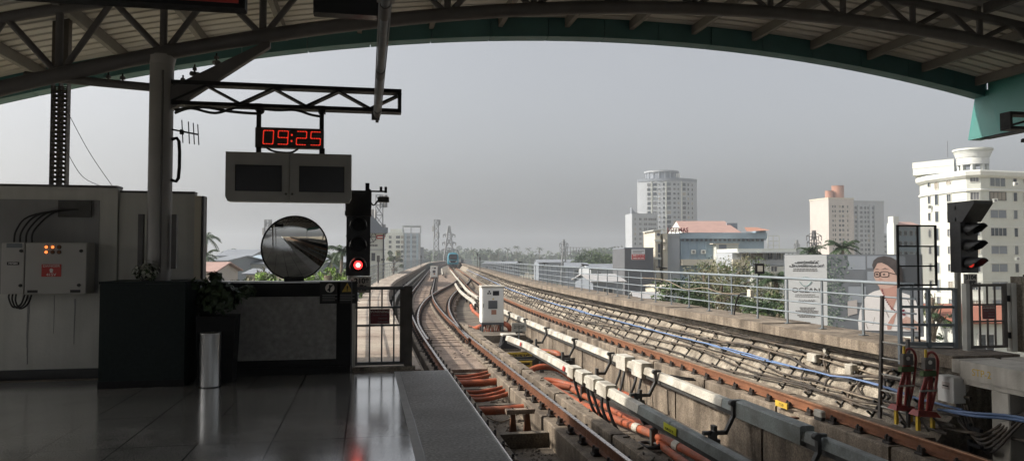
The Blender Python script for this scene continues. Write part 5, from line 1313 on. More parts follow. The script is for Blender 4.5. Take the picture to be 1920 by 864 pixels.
MB().box(X(1341),X(1355),-2.24,-2.21,Z(475),Z(459)).build('window', 'bgrey_dark', t); MB().box(X(1341),X(1355),-2.24,-2.21,Z(486),Z(476.5)).build('window', 'bgrey_dark', t)
MB().box(X(1275),X(1340),-1.4,0,Z(497),Z(486)).build('terrace_wall', 'bcream', t)
text('roof_letter_sign', 'J-SEEMAS', 1.05, 'sign_dark', t, (X(1269),-.75,Z(431.5)), ext=.10, sx=.86, bold=.02)
for k in range(6): MB().box(X(1250+k*7.5)-.04,X(1250+k*7.5)+.04,-.72,-.66,Z(438),Z(430)).build('sign_strut', 'bslate', t)
# --- flat roofed house in front of it
t, w, h = bld('house', 'pale flat roofed house with a long projecting roof slab and balconies', 1378, 1478, 98, 474)
X = lambda u: xl(u,1378,98)
Z = lambda v: zl(v,98)
MB().box(0,w,1.2,9,0,Z(474)).build('wall', 'bgrey', t); MB().box(X(1381),w+.9,-.4,9.5,Z(474),Z(466)).build('roof_slab', 'bwhite', t); MB().box(X(1381),w+1.6,-.9,9.5,Z(474.3),Z(472.5)).build('roof_lip', 'bgrey', t)
MB().box(X(1407),w+.3,.0,.16,Z(497),Z(487)).build('balcony_wall', 'bgrey', t); MB().box(X(1407),w+.3,.17,1.2,Z(498.5),Z(496.8)).build('balcony_floor', 'bgrey', t)
MB().box(X(1410),X(1474),-.1,1.2,0,Z(499)).build('lower_wall', 'bwhite', t); MB().box(-.1,X(1409),.6,1.2,Z(499),Z(486)).build('balcony_wall', 'bcream', t)
wn = Wins(t)
for u, v, ww, hh, yy in ((1402,480,.8,.9,1.15),(1424,480,1.6,.7,1.15),(1449,480,.7,.8,1.15),(1466,480,.5,.8,1.15),(1450,504,.75,.6,-.15),(1402,510,.9,1.2,1.15),(1450,535,.8,.8,-.15),(1418,535,.8,.8,-.15)):
    wn.add((X(u),yy,Z(v)),0,ww,hh,'winframe','glass',1)
wn.done()
# --- slate box building with a red and white sign
t, w, h = bld('shop_building', 'slate grey windowless box building with a small red and white sign', 1171, 1225, 118, 466)
MB().box(0,w,0,14,0,h).build('wall', 'bslate', t); MB().box(-.06,w+.06,-.06,14,h,h+.18).build('parapet', 'bgrey_dark', t)
X = lambda u: xl(u,1171,118); Z = lambda v: zl(v,118)
s = MB().box(X(1184),X(1209),-.12,-.02,Z(487),Z(467)).build('shop_sign', 'hoarding', t)
MB().box(X(1184.3),X(1208.7),-.15,-.121,Z(486.3),Z(476.5)).build('red_panel', 'sign_red', s)
for k in range(2): MB().box(X(1186),X(1207-4*k),-.126,-.121,Z(471.5+2.6*k),Z(470+2.6*k)).build('text_line', 'ink_grey', s)
text('lettering', '4000 17 17 17', .30, 'ink_white', s, (X(1196.5),-.153,Z(479)), bold=.006); text('lettering', '9000 300 300', .30, 'ink_white', s, (X(1196.5),-.153,Z(484)), bold=.006)
# --- low sheds under the railing on the right
def shed(label, u0, u1, d, v, yaw, dep, wallm, roofm, rise=1.4, group='low roofs beyond the railings'):
    t, w, h = bld('low_house', label, u0, u1, d, v, yaw, 'house', group)
    MB().box(0,w,0,dep,0,h).build('wall', wallm, t)
    e = .4
    MB().sweep([[(-e,-e,h-.05),(w+e,-e,h-.05),(w+e,dep/2,h+rise),(-e,dep/2,h+rise)],[(-e,-e,h+.07),(w+e,-e,h+.07),(w+e,dep/2,h+rise+.12),(-e,dep/2,h+rise+.12)]]).sweep([[(-e,dep/2,h+rise),(w+e,dep/2,h+rise),(w+e,dep+e,h-.05),(-e,dep+e,h-.05)],[(-e,dep/2,h+rise+.12),(w+e,dep/2,h+rise+.12),(w+e,dep+e,h+.07),(-e,dep+e,h+.07)]]).build('roof', roofm, t)
    for s in (0,1): MB().add([(s*w,0,h),(s*w,dep,h),(s*w,dep/2,h+rise)],[(0,1,2)]).build('gable', wallm, t)
    n = max(1, int(w/3.2))
    for k in range(n):
        me = winmesh(1.2, 1.2, 'winframe', 'glass', 1); link('window', me, t, (w*(k+.5)/n,-.04,h-1.5), 0)
    return t
shed('shed with a sloping tin roof below the slate box building', 1112, 1168, 95, 528, 10, 9, 'bgrey_dark', 'tinroof', .8)
shed('small cream shop with a flat sign band near the railing', 1238, 1262, 88, 540, 4, 7, 'bcream', 'bcream', .2)
shed('low pale building with a red panel seen between railing bars', 1196, 1240, 72, 560, -6, 8, 'bgrey', 'tinroof', .4)
shed('long low hall with a dark roof in front of the far tree line', 1010, 1090, 330, 492, 5, 18, 'bgrey_dark', 'tinroof_dark', 1.2)
shed('grey long shed just right of the far railing bend', 905, 965, 300, 495, -8, 16, 'bgrey_dark', 'tinroof_dark', 1.0)
shed('grey far house beside the lattice pylon', 1060, 1100, 210, 500, -4, 12, 'bgrey_dark', 'tinroof_dark', 1.0)
shed('far tin roofed workshop below the rounded trees', 1108, 1165, 170, 504, 8, 12, 'bgrey', 'tinroof_dark', 1.0)
shed('sunlit low building with a red stripe seen through the right gate', 1800, 1990, 58, 605, 0, 12, 'bwhite', 'bbrick', 1.0)
shed('pale low building behind the access railing', 1690, 1790, 76, 585, 0, 10, 'bcream', 'tinroof', .6)
# --- left side houses
shed('house with a salmon roof at the left behind the wall edge', 352, 399, 62, 510, 6, 8, 'bpink', 'roofpink', .7)
shed('long grey tin roofed house beyond the barrier', 410, 470, 118, 480, 4, 12, 'bgrey', 'tinroof_dark', 1.0)
shed('blue grey block house right behind the salmon roof', 400, 424, 84, 489, -6, 9, 'bgrey_dark', 'tinroof_dark', .5)
shed('wide grey building in the middle behind the barrier', 424, 505, 90, 495, 2, 10, 'bgrey', 'tinroof_dark', .5)
shed('small blue roofed building left of the mirror', 468, 500, 105, 486, 0, 9, 'bblue', 'bblue', .5)
shed('small cream building low behind the barrier left of the mirror', 462, 520, 72, 514, 3, 7, 'bcream', 'tinroof_dark', .4)
shed('grey house between the mirror and the red signal', 596, 660, 110, 492, 3, 10, 'bgrey_dark', 'tinroof_dark', 1.0)
# --- gear emblem building
t, w, h = bld('hall_building', 'white building with a steep grey roof and a gear emblem left of the track', 660, 721, 74, 436, 13)
X = lambda u: xl(u,660,74); Z = lambda v: zl(v,74)
MB().box(0,w,0,14,0,Z(434)).build('wall', 'bwhite', t)
MB().sweep([[(X(650),-.5,Z(437)),(X(726),-.5,Z(437)),(X(726),-.5,Z(426)),(X(716),-.5,Z(426)),(X(688),-.5,Z(394)),(X(670),-.5,Z(394))],[(X(650),14,Z(437)),(X(726),14,Z(437)),(X(726),14,Z(426)),(X(716),14,Z(426)),(X(688),14,Z(394)),(X(670),14,Z(394))]]).build('roof', 'bgrey_dark', t)
MB().box(-.1,w+.15,-.12,.0,Z(468.5),Z(467)).build('string_course', 'bgrey', t)
gear = MB(); cx, cz, r0 = X(694.5), Z(444), .52
for k in range(24):
    a = 2*PI*k/24; gear.bar((cx+r0*math.cos(a),-.04,cz+r0*math.sin(a)),(cx+r0*math.cos(a+2*PI/24),-.04,cz+r0*math.sin(a+2*PI/24)),.06,.09,(0,1,0))
    if k%2 == 0: gear.bar((cx+r0*math.cos(a),-.04,cz+r0*math.sin(a)),(cx+r0*1.2*math.cos(a),-.04,cz+r0*1.2*math.sin(a)),.06,.1,(0,1,0))
    if k%4 == 0: gear.bar((cx,-.04,cz),(cx+r0*math.cos(a),-.04,cz+r0*math.sin(a)),.05,.05,(0,1,0))
gear.build('gear_emblem', 'bslate', t)
MB().box(X(705),X(720.5),-.06,-.005,Z(447.5),Z(440.5)).build('red_sign', 'sign_red', t); MB().box(X(707),X(718.5),-.065,-.061,Z(445.3),Z(443)).build('text_line', 'ink_white', t)
for k in range(6): MB().box(X(690+k*3.0),X(692+k*3.0),-.05,-.005,Z(461.5),Z(458)).build('letter', 'bslate', t)
MB().box(X(696),X(703),-.04,-.0,Z(489),Z(474)).build('window', 'bslate', t); MB().box(X(714),X(721),-.30,-.01,Z(488),Z(485)).build('ledge', 'bslate', t); MB().box(w-.16,w-.04,-.14,-.02,0,Z(438)).build('downpipe', 'bslate', t)
# --- white block in the haze left of the track
t, w, h = bld('apartment_building', 'hazy white apartment block with a roof frame left of the vanishing track', 722, 788, 380, 436, 6)
w1 = w*.52
MB().box(0,w1,0,16,0,h).build('wall', 'bwhite', t); MB().box(w1,w,.8,16,0,h).build('wall', 'bgrey', t)
MB().box(xl(731,722,380),xl(756,722,380),2,12,h,zl(429,380)).build('stair_head', 'bwhite', t)
MB().box(xl(754,722,380),xl(789,722,380),.6,14,zl(424,380),zl(422,380)).build('roof_frame', 'bgrey', t)
for u in (755,770,788): x = xl(u,722,380); MB().box(x-.3,x+.3,.8,1.4,h,zl(424,380)).build('frame_post', 'bgrey', t)
MB().box(w,xl(794,722,380),2,12,0,zl(463,380)).build('annex_wall', 'bgrey_dark', t)
wn = Wins(t)
for f in range(5):
    for u, pane, ww in ((731.5,'glass',1.3),(746,'glass',2.0),(754,'glass',1.3),(765,'bgrey_dark',3.6),(776,'bgrey_dark',3.6)):
        wn.add((xl(u,722,380), -.05 if u < 757 else .75, h-2.3-2.45*f), 0, ww, 1.4, 'bwhite', pane, 1)
wn.done()
for u in (760,770.5,782):
    x = xl(u,722,380); MB().box(x-.5,x+.5,.2,.8,0,h-.5).build('pilaster', 'bblue', t)

# ================================================================== billboard
t = thing('billboard', 'large roadside billboard, white lettered panel beside a photo of a woman in glasses', 'billboard', at(1473,612,34), -PSI-math.radians(16))
sx_ = 34/FPX
BA = -math.radians(16)
def bx(u): return ((u-1473)/FPX)*34/(math.cos(BA)-(u-960)/FPX*math.sin(BA))
def bz(v): return (612-v)*sx_
pn = MB().box(0,bx(1552),0,.06,-.3,bz(478)).build('panel', 'hoarding', t)
pp_ = MB().box(bx(1552)+.01,bx(1731),0,.06,-.3,bz(477.5)).build('photo_panel', 'print_bg', t)
MB().box(-.03,bx(1733),.061,.16,bz(480),bz(477)).box(-.03,bx(1733),.061,.16,-.3,-.2).box(-.03,.05,.061,.16,-.2,bz(480)).box(bx(1733)-.08,bx(1733),.061,.16,-.2,bz(480)).build('frame', 'galv_dark', t)
for u in (1478,1540,1600,1660,1722): MB().box(bx(u)-.08,bx(u)+.08,.17,.36,-10.5,bz(480)).build('support_post', 'steel_dark', t)
text('lettering', '\u0d2a\u0d46\u0d7a\u0d2e\u0d2f\u0d4d\u0d15\u0d4d\u0d15\u0d4d', .17, 'ink', pn, (bx(1514),-.006,bz(492)), ext=.002, sx=.85, bold=.003)
text('lettering', '\u0d2a\u0d4d\u0d30\u0d17\u0d24\u0d3f\u0d2f\u0d47\u0d15\u0d3e\u0d7b', .17, 'ink', pn, (bx(1514),-.006,bz(498.5)), ext=.002, sx=1.1, bold=.003)
def tline(u0, u1, v, m='ink_grey', hgt=.028):
    mb = MB(); u = u0
    while u < u1: e = min(u+random.uniform(2,7), u1); mb.box(bx(u),bx(e),-.006,-.001,bz(v)-hgt,bz(v)+hgt); u = e+.8
    mb.build('text_line', m, pn)
tline(1489,1534,504.3); tline(1488,1535,507.6)
mb = MB()   # shell like emblem
for k in range(9):
    a0 = PI*k/8; mb.bar((bx(1511)+.12*math.cos(a0),-.006,bz(523)+.05*math.sin(a0)),(bx(1511)+.24*math.cos(a0),-.006,bz(523)+.10*math.sin(a0)),.035,.006,(0,1,0))
mb.poly([(bx(1502.5),bz(523)),(bx(1520),bz(523)),(bx(1519),bz(521)),(bx(1504),bz(521))],-.007,-.001)
mb.tube(smooth_path([(bx(1500),-.006,bz(527)),(bx(1503),-.006,bz(531)),(bx(1507),-.006,bz(535)),(bx(1511),-.006,bz(536.5)),(bx(1515),-.006,bz(535)),(bx(1520),-.006,bz(531)),(bx(1523),-.006,bz(527))],3),.012,5)
mb.build('emblem', 'print_teal', pn)
text('lettering', 'OCEAN', .30, 'ink', pn, (bx(1512),-.006,bz(544)), ext=.002, sx=1.15)
tline(1492,1530,552,hgt=.02); tline(1491,1536,555.3,hgt=.02)
mb = MB().tube(smooth_path([(bx(1497+i*1.6),-.006,bz(562.5+1.6*math.sin(i*2.3)*(1 if i%5 else .2))) for i in range(21)],3),.012,5); mb.build('script_line', 'ink_grey', pn)
for u0,u1,v in ((1500,1529,576.2),(1501,1526,579.2),(1492,1535,582.2),(1493,1534,585),(1495,1535,590.2),(1499,1529,593)): tline(u0,u1,v)
def pr(pts, m, layer, name, par=None):
    """one printed patch of the photograph on the billboard"""
    y = -.004*layer
    return MB().poly([(bx(u),bz(v)) for u, v in pts], y-.0035, y-.0005).build(name, m, par or pp_)
for u0,u1,v0,v1,m in ((1592,1625,480,505,'print_bg2'),(1628,1700,480,502,'print_bg2'),(1592,1625,508,533,'print_bg'),(1592,1625,536,565,'print_bg2'),(1628,1665,508,530,'print_bg2')):
    pr([(u0,v1),(u1,v1),(u1,v0),(u0,v0)], m, 1, 'printed_wall')
lf, lf2 = MB(), MB()
for k in range(300):
    v = random.uniform(480,610); u = 1553+random.random()**1.5*(40+12*math.sin(v*.08)); a = random.uniform(0,PI); r1, r2 = random.uniform(1.6,3.6), random.uniform(.7,1.4)
    q = [(bx(u)+sx_*(r1*math.cos(a)), bz(v)+sx_*(r1*math.sin(a))),(bx(u)-sx_*r2*math.sin(a), bz(v)+sx_*r2*math.cos(a)),(bx(u)-sx_*r1*math.cos(a), bz(v)-sx_*r1*math.sin(a)),(bx(u)+sx_*r2*math.sin(a), bz(v)-sx_*r2*math.cos(a))]
    (lf if k%3 else lf2).add([(x,-.004*2-(.001 if k%3 else .003)-k*1e-5,z) for x,z in q],[(0,1,2,3)])
lf.build('printed_leaves', 'print_leaf', pp_); lf2.build('printed_leaves', 'print_leaf2', pp_)
pr([(1590,563),(1608,560),(1608,585),(1590,590)], 'print_fold', 3, 'printed_pot')
wmn = pr([(1610,615),(1609,600),(1612,582),(1618,562),(1630,549),(1640,544),(1652,541),(1672,541),(1690,545),(1706,550),(1718,560),(1724,580),(1725,615)], 'print_cloth', 4, 'printed_blouse')
pr([(1640,505),(1637,497),(1640,488),(1648,482),(1660,480),(1673,482),(1684,488),(1692,500),(1695,514),(1696,532),(1690,536),(1684,522),(1680,505)], 'print_hair', 5, 'printed_hair')
pr([(1651,541),(1650,536),(1655,528),(1684,524),(1685,543),(1684,552),(1676,572),(1672,578),(1664,562)], 'print_skin2', 6, 'printed_neck')
pr([(1640,510),(1640,498),(1646,491),(1656,491),(1668,496),(1678,506),(1684,517),(1684,528),(1678,534),(1668,538),(1658,539),(1650,536),(1645,530),(1643,524),(1640,518)], 'print_skin', 7, 'printed_face')
pr([(1683,512),(1687,511),(1689,516),(1687,525),(1683,527)], 'print_skin', 7, 'printed_ear')
pr([(1640,505),(1638,495),(1645,486),(1660,484),(1676,490),(1686,503),(1688,511),(1682,514),(1676,505),(1666,497),(1655,492),(1647,493)], 'print_hair', 8, 'printed_fringe')
gl = MB()
for cu, ru, rv in ((1646,5.0,4.6),(1660,8.2,5.0)):
    for k in range(14):
        a0, a1 = 2*PI*k/14, 2*PI*(k+1)/14
        f = lambda a: (bx(cu+ru*math.copysign(abs(math.cos(a))**.6,math.cos(a))), -.039, bz(513+(1660-cu)*.03-rv*math.copysign(abs(math.sin(a))**.6,math.sin(a))))
        gl.bar(f(a0), f(a1), .028, .003, (0,1,0))
gl.bar((bx(1668),-.039,bz(510)),(bx(1684),-.039,bz(514)),.03,.003,(0,1,0)); gl.build('printed_glasses', 'ink', pp_)
for u in (1646,1659): pr([(u-3,513.5),(u,515),(u+3,513.5),(u,511.5)], 'ink', 9, 'printed_eye')
pr([(1641,505),(1646,502.6),(1651,504.6),(1646,503.8)], 'print_hair', 9, 'printed_eyebrow'); pr([(1653,504.6),(1661,501.6),(1670,505),(1661,503.2)], 'print_hair', 9, 'printed_eyebrow')
pr([(1648,522),(1651,520),(1655,521.5),(1655,523),(1650,523.5)], 'print_skin2', 9, 'printed_nose'); pr([(1646,529),(1652,527.5),(1660,529),(1653,531.5)], 'print_beads', 9, 'printed_mouth')
bd = MB()
for pts in (((1655,541),(1662,560),(1675,576),(1688,582)),((1684,541),(1688,556),(1690,570),(1690,580))):
    sp = smooth_path([(bx(u),-.030,bz(v)) for u, v in pts],5)
    for p in sp: bd.cyl((p.x,p.y,p.z),(p.x,p.y-.004,p.z),.032,.03,7)
for k in range(26):
    u, v = random.uniform(1681,1697), random.uniform(577,586); bd.cyl((bx(u),-.031-k*1e-4,bz(v)),(bx(u),-.036-k*1e-4,bz(v)),.036,.033,7)
bd.build('printed_necklace', 'print_beads', pp_)
pr([(1664,613),(1663,604),(1672,590),(1682,580),(1676,600),(1670,612)], 'print_skin2', 6, 'printed_arm')
pr([(1686,606),(1684,600),(1690,594),(1700,588),(1712,592),(1722,600),(1722,612),(1700,612)], 'print_skin', 10, 'printed_hand')
for k in range(4): pr([(1686-k*.4,598+k*3.6),(1700,594.5+k*3.6),(1700,596.2+k*3.6),(1686-k*.4,599.6+k*3.6)], 'print_skin2', 11, 'printed_finger')
for pts in (((1640,590),(1641,591),(1637,606),(1636,605)),((1700,556),(1702,556),(1716,580),(1714,580)),((1622,600),(1623,600),(1628,612),(1626,612)),((1652,560),(1653,559),(1668,590),(1666,592))): pr(pts, 'print_fold', 5, 'printed_fold')

# ================================================================== lattice towers
def lattice(name, label, u, d, vt, vb, wb, wt, arms=(), group=None, m='pylon', cyl_ants=0, cat='pylon', rb=.16):
    top, bot = at(u, vt, d), at(u, vb, d)
    t = thing(name, label, cat, (top.x, top.y, GZ), -PSI+random.uniform(-.2,.2), group)
    H = top.z-GZ; z0 = 0; n = max(5, int(H/ (wb*.9)))
    leg = MB(); web = MB()
    def hw(z): return (wb+(wt-wb)*min(1,(z/H)**.8))/2
    for sx in (-1,1):
        for sy in (-1,1):
            leg.tube([(sx*hw(H*i/n),sy*hw(H*i/n),H*i/n) for i in range(n+1)], rb, 4, smooth=False)
    leg.build('leg_frame', m, t)
    for i in range(n):
        za, zb = H*i/n, H*(i+1)/n; a, b = hw(za), hw(zb)
        for s in (-1,1):
            for f in (0,1):
                P = lambda x, z, h_: (x*h_, s*h_, z) if f == 0 else (s*h_, x*h_, z)
                web.bar(P(-1,za,a), P(1,zb,b), rb*1.1, rb*1.1); web.bar(P(1,za,a), P(-1,zb,b), rb*1.1, rb*1.1); web.bar(P(-1,zb,b), P(1,zb,b), rb, rb)
    web.build('bracing', m, t)
    for v, half in arms:
        z = at(u,v,d).z-GZ; L = half/FPX*d
        ab = MB()
        for s in (-1,1):
            ab.bar((0,0,z),(s*L,0,z+.25),rb*1.6,rb*1.6); ab.bar((0,0,z+1.5),(s*L,0,z+.3),rb*1.2,rb*1.2); ab.cyl((s*L,0,z+.3),(s*L,0,z-1.2),rb*.9,rb*.9,5); ab.cyl((s*L*.6,0,z+.3),(s*L*.6,0,z-1.0),rb*.9,rb*.9,5)
        ab.build('cross_arm', m, t)
    for k in range(cyl_ants):
        a = 2*PI*k/cyl_ants*1.0; z = H-1.0-2.6*(k//3 % 3); r = wt*.5+.6
        MB().cbox(-.22,.22,-.12,.12,-1.1,1.1,.05).build('panel_antenna', 'cabgrey' if k%2 else 'pylon', t, (r*math.cos(a),r*math.sin(a),z), a)
    return t
lattice('electricity_pylon', 'electricity pylon with cross arms straight above the train', 842, 420, 424, 490, 9.5, 1.0, ((441,11),(456,12.5),(469,14)), 'electricity pylons', rb=.30)
lattice('electricity_pylon', 'electricity pylon in front of the far trees right of the track', 1057, 330, 449, 495, 4.0, .6, ((458,8),(466,7),(474,6)), 'electricity pylons', rb=.16)
lattice('electricity_pylon', 'electricity pylon with wide dark arms left of the tanked tower', 1526, 230, 432, 480, 3.6, .7, ((444,15),(456,14),(467,12)), 'electricity pylons', m='steel_dark', rb=.13)
lattice('telecom_mast', 'telecom mast with panel antennas standing left of the train', 818, 300, 412, 480, 2.6, 1.7, (), None, cyl_ants=9, cat='mast', rb=.14)
lattice('telecom_mast', 'telecom mast with hanging antennas behind the gear emblem building', 711, 130, 366, 430, 1.9, 1.2, (), None, cyl_ants=9, cat='mast', rb=.07)
lattice('telecom_mast', 'small telecom mast with a crown of antennas left of the mirror', 501, 230, 412, 480, 2.0, 1.3, (), None, cyl_ants=6, cat='mast', rb=.10)
lattice('electricity_pylon', 'small hazy lattice pylon between the shop building and the billboard', 1494, 420, 450, 480, 4, .8, ((459,5),(466,5)), 'electricity pylons', rb=.22)
t = thing('scaffold_frame', 'tall bare steel frame in the haze beside the lattice pylon', 'frame', at(1064,500,360), -PSI)
mb = MB(); s36 = 360/FPX
for i in range(9):
    x = i*5.6*s36; mb.box(x-.14,x+.14,-.14,.14,-12,(38-i*.5)*s36)
    for v in (36,28,20): mb.box(0,45*s36,-.1,.1,v*s36-.1,v*s36+.1) if i == 0 else None
mb.build('frame', 'pylon', t)
t = thing('scaffold_frame', 'white steel roof frame beside the tiled roofs of the shop building', 'frame', at(1440,462,135), -PSI)
mb = MB(); s_ = 135/FPX
for x in (0,10,21): mb.box(x*s_-.05,x*s_+.05,-.05,.05,-8,20*s_)
for v in (20,10,2): mb.box(0,21*s_,-.04,.04,v*s_-.05,v*s_+.05)
mb.build('frame', 'bwhite', t)

# ================================================================== trees
LEAF_SEED = 3
def crown(mb_list, c, rx, rz, n, size, gaps=.55):
    """leaf sized faces in uneven clumps through an ellipsoid"""
    cl = []
    for i in range(max(7, int(n/55))):
        d = Vector((random.gauss(0,1),random.gauss(0,1),random.gauss(0,.9))).normalized(); r = random.random()**.4
        cl.append((Vector(c)+Vector((d.x*rx*r,d.y*rx*r,d.z*rz*r)), random.uniform(.18,.36)*min(rx,rz*1.3), random.randrange(len(mb_list))))
    for p0, r0, k in cl:
        mb = mb_list[k]
        for j in range(int(n/len(cl))):
            d = Vector((random.gauss(0,1),random.gauss(0,1),random.gauss(0,.75))).normalized(); p = p0+d*r0*random.random()**.35
            s = size*random.uniform(.55,1.35)
            nm = (d+Vector((random.uniform(-1,1),random.uniform(-1,1),random.uniform(-.3,1)))).normalized(); a = nm.orthogonal().normalized()
            a = Matrix.Rotation(random.uniform(0,6.28),3,nm) @ a; b = nm.cross(a)
            mb.add([p-a*s,p+b*s*.42+nm*s*.1,p+a*s,p-b*s*.42+nm*s*.1],[(0,1,2,3)])
def tree(label, loc, h, rx, rz, n, size, mats, group='broadleaf trees around the viaduct', bare=0.0):
    t = thing('broadleaf_tree', label, 'tree', loc, random.uniform(0,6), group)
    tr = MB(); cz = h-rz
    tr.tube(smooth_path([(0,0,0),(.1*rx*.2,.05,cz*.5),(0,.1,cz),(.05,0,cz+rz*.5)],3), [max(.06,.035*h*(1-.8*i/9)) for i in range(10)], 8)
    for k in range(9):
        a = random.uniform(0,6.28); z0 = cz*random.uniform(.55,1.0); L = rx*random.uniform(.5,.95)
        p = [(0,0,z0),(math.cos(a)*L*.45,math.sin(a)*L*.45,z0+rz*.35),(math.cos(a)*L,math.sin(a)*L,z0+rz*random.uniform(.4,1.0))]
        tr.tube(smooth_path(p,3), [max(.02,.014*h*(1-.85*i/6)) for i in range(7)], 5)
    tr.build('trunk', 'bark', t)
    mbs = [MB() for _ in mats]; crown(mbs, (0,0,cz), rx, rz, n, size)
    if len(mats) == 1: mbs[0].build('crown', mats[0], t)
    else:
        mb = MB()
        for i, q in enumerate(mbs):
            mb.mi(i); mb.add(q.v, q.f)
        mb.build('crown', list(mats), t)
    return t
def gtree(label, u, vtop, d, rx, rz, n, size, mats, **k):
    p = at(u, vtop, d); return tree(label, (p.x, p.y, GZ), p.z-GZ, rx, rz, n, size, mats, **k)
DK, MD, OL, BR_ = ('leaf_dark','leaf_mid'), ('leaf_mid','leaf_dark','leaf_olive'), ('leaf_olive','leaf_mid','leaf_olive'), ('leaf_bright','leaf_mid')
gtree('dense dark green tree behind the railing in front of the slate box and shop', 1274, 511, 42, 1.7, 2.8, 4800, .11, DK)
gtree('low dark green tree right of the dense dark one', 1312, 548, 40, 1.1, 1.6, 1700, .10, DK)
gtree('thin pale olive tree in front of the blue grey shop wall, widest crown', 1385, 480, 62, 3.0, 2.6, 5200, .105, OL)
gtree('thin pale olive tree at the left end of the shop wall trees', 1322, 485, 64, 2.4, 2.2, 3400, .105, OL)
gtree('pale olive tree between the other two at the shop wall', 1352, 498, 56, 2.0, 2.8, 3400, .10, OL)
gtree('olive green bushy tree under the floodlight', 1425, 535, 40, 1.6, 2.4, 3600, .085, MD)
gtree('mid green tree tight against the left edge of the billboard', 1458, 545, 37, 1.3, 2.3, 3200, .08, MD)
gtree('small green tree visible through the access railing', 1748, 528, 60, 1.2, 2.5, 900, .16, MD)
gtree('wide rounded dark tree in the haze left of the slate box building', 1118, 472, 225, 7.5, 4.5, 4200, .36, DK)
gtree('second wide rounded dark tree, right behind the first, touching the slate box', 1155, 476, 235, 6.5, 4.0, 3200, .36, DK)
gtree('low rounded dark tree at the left of the wide rounded pair', 1088, 483, 220, 4.5, 3.5, 1200, .5, DK)
gtree('bright green sunlit treetop behind the barrier right of the mirror', 612, 502, 30, 1.4, .9, 2400, .08, BR_)
gtree('bright green sunlit treetop behind the barrier left of the mirror', 512, 510, 31, .9, .7, 1300, .08, BR_)
gtree('pale green treetop behind the barrier between mirror and signal', 646, 508, 33, .8, .8, 1100, .08, BR_)
gtree('dull green tree by the cream building left of the mirror', 478, 505, 66, 2.4, 1.6, 900, .2, OL)
gtree('dark tree in the haze right of the mirror', 628, 478, 95, 2.6, 3.0, 1000, .25, DK)
gtree('hazy tree at the foot of the white apartment block', 738, 470, 240, 3.5, 3.5, 700, .45, MD)
def palm(label, u, vtop, d, R, nf=17, lean=.4):
    p = at(u, vtop, d); H = p.z-GZ
    t = thing('palm_tree', label, 'palm', (p.x-lean, p.y, GZ), 0, 'coconut palms')
    c = (lean, 0, H-R*.45)
    MB().tube(smooth_path([(0,0,0),(lean*.2,0,H*.4),(lean*.7,0,H*.75),c],3), [.20-.09*i/9 for i in range(10)], 8).build('trunk', 'palmtrunk', t)
    mb = MB()
    for k in range(nf):
        a = 2*PI*k/nf+random.uniform(-.2,.2); up = random.uniform(-.2,1.25); L = R*random.uniform(.85,1.15)
        d_ = Vector((math.cos(a),math.sin(a),0)); pts = []
        for i in range(9):
            s = i/8; ang = up-s*s*(1.3+.3*random.random()); r = L*s
            pts.append(Vector(c)+d_*(r*math.cos(up*.6)*(1-.12*s))+Vector((0,0,L*(math.sin(up)*s-.62*s*s))))
        for i in range(8):
            p0, p1 = pts[i], pts[i+1]; mb.bar(p0, p1, .05, .04)
            dr = (p1-p0).normalized(); sd = dr.cross(Vector((0,0,1)))
            if sd.length < .05: continue
            sd.normalize()
            for j in range(3):
                q = p0.lerp(p1, j/3); ll = R*.26*(1-abs(i/8-.35)*.8)
                for s in (-1,1):
                    e = q+sd*s*ll*.85+dr*ll*.45+Vector((0,0,-ll*random.uniform(.15,.6))); wv = dr*R*.022
                    mb.add([q-wv,q+wv,e],[(0,1,2)])
    mb.build('crown', 'leaf_dark' if d < 200 else 'far_leaf', t)
palm('coconut palm rising behind the salmon roofed house at the left', 388, 432, 92, 1.9)
palm('second coconut palm lower down beside the left wall edge', 383, 465, 80, 2.0)
palm('tall coconut palm drooping right behind the red signal', 642, 452, 66, 2.1)
palm('coconut palm just left of the signal, lower than its neighbour', 622, 470, 78, 1.9)
palm('coconut palm above the white panel of the billboard', 1522, 458, 78, 1.9)
palm('coconut palm above the photo panel of the billboard', 1580, 445, 74, 2.3)
palm('coconut palm with drooping fronds at the left edge of the billboard', 1455, 498, 44, 1.9)
palm('low coconut palm under the floodlight by the railing', 1436, 555, 38, 1.6)
for k,(u,v,d) in enumerate(((430,466,150),(450,464,170),(505,462,160),(592,464,150),(470,468,190))):
    palm(('far small palm left of the long tin roof','far small palm above the long tin roof','far small palm half hidden by the mirror at its left','far small palm right of the mirror','far small palm above the blue roofed building')[k], u, v, d, 2.4, 13)
for k,(u,v,d) in enumerate(((935,464,520),(952,463,560),(968,459,540),(990,463,600),(1012,462,580),(888,465,500),(1130,466,600),(905,467,620))):
    palm('far hazy coconut palm rising above the tree line', u, v, d, 3.6, 11)
# far wooded skyline, one mass
tl = MB(); rs = random.Random(5)
mbs = [MB(), MB()]
for i in range(430):
    u = rs.uniform(-60, 1720); d = rs.uniform(520, 1150)
    bias = 0 if 850 < u < 1200 else 3
    p = at(u, 466+bias+rs.uniform(0, 11)+5*math.sin(u*.02), d)
    r = rs.uniform(4, 9); q = mbs[i%2]
    for j in range(55):
        dd = Vector((rs.gauss(0,1),rs.gauss(0,1),rs.gauss(0,1))).normalized(); c = Vector((p.x,p.y,p.z-r*.7))+Vector((dd.x*r*1.1,dd.y*r,dd.z*r*.75))*rs.random()**.3
        s = rs.uniform(.8,1.9); a = Vector((rs.gauss(0,1),rs.gauss(0,1),rs.gauss(0,1))).normalized(); b = a.orthogonal().normalized()
        q.add([c-a*s,c+b*s*.7,c+a*s,c-b*s*.7],[(0,1,2,3)])
    q.cyl((p.x,p.y,GZ),(p.x,p.y,p.z-r*.6),r*.5,r*.75,7)
tl.mi(0).add(mbs[0].v, mbs[0].f); tl.mi(1).add(mbs[1].v, mbs[1].f)
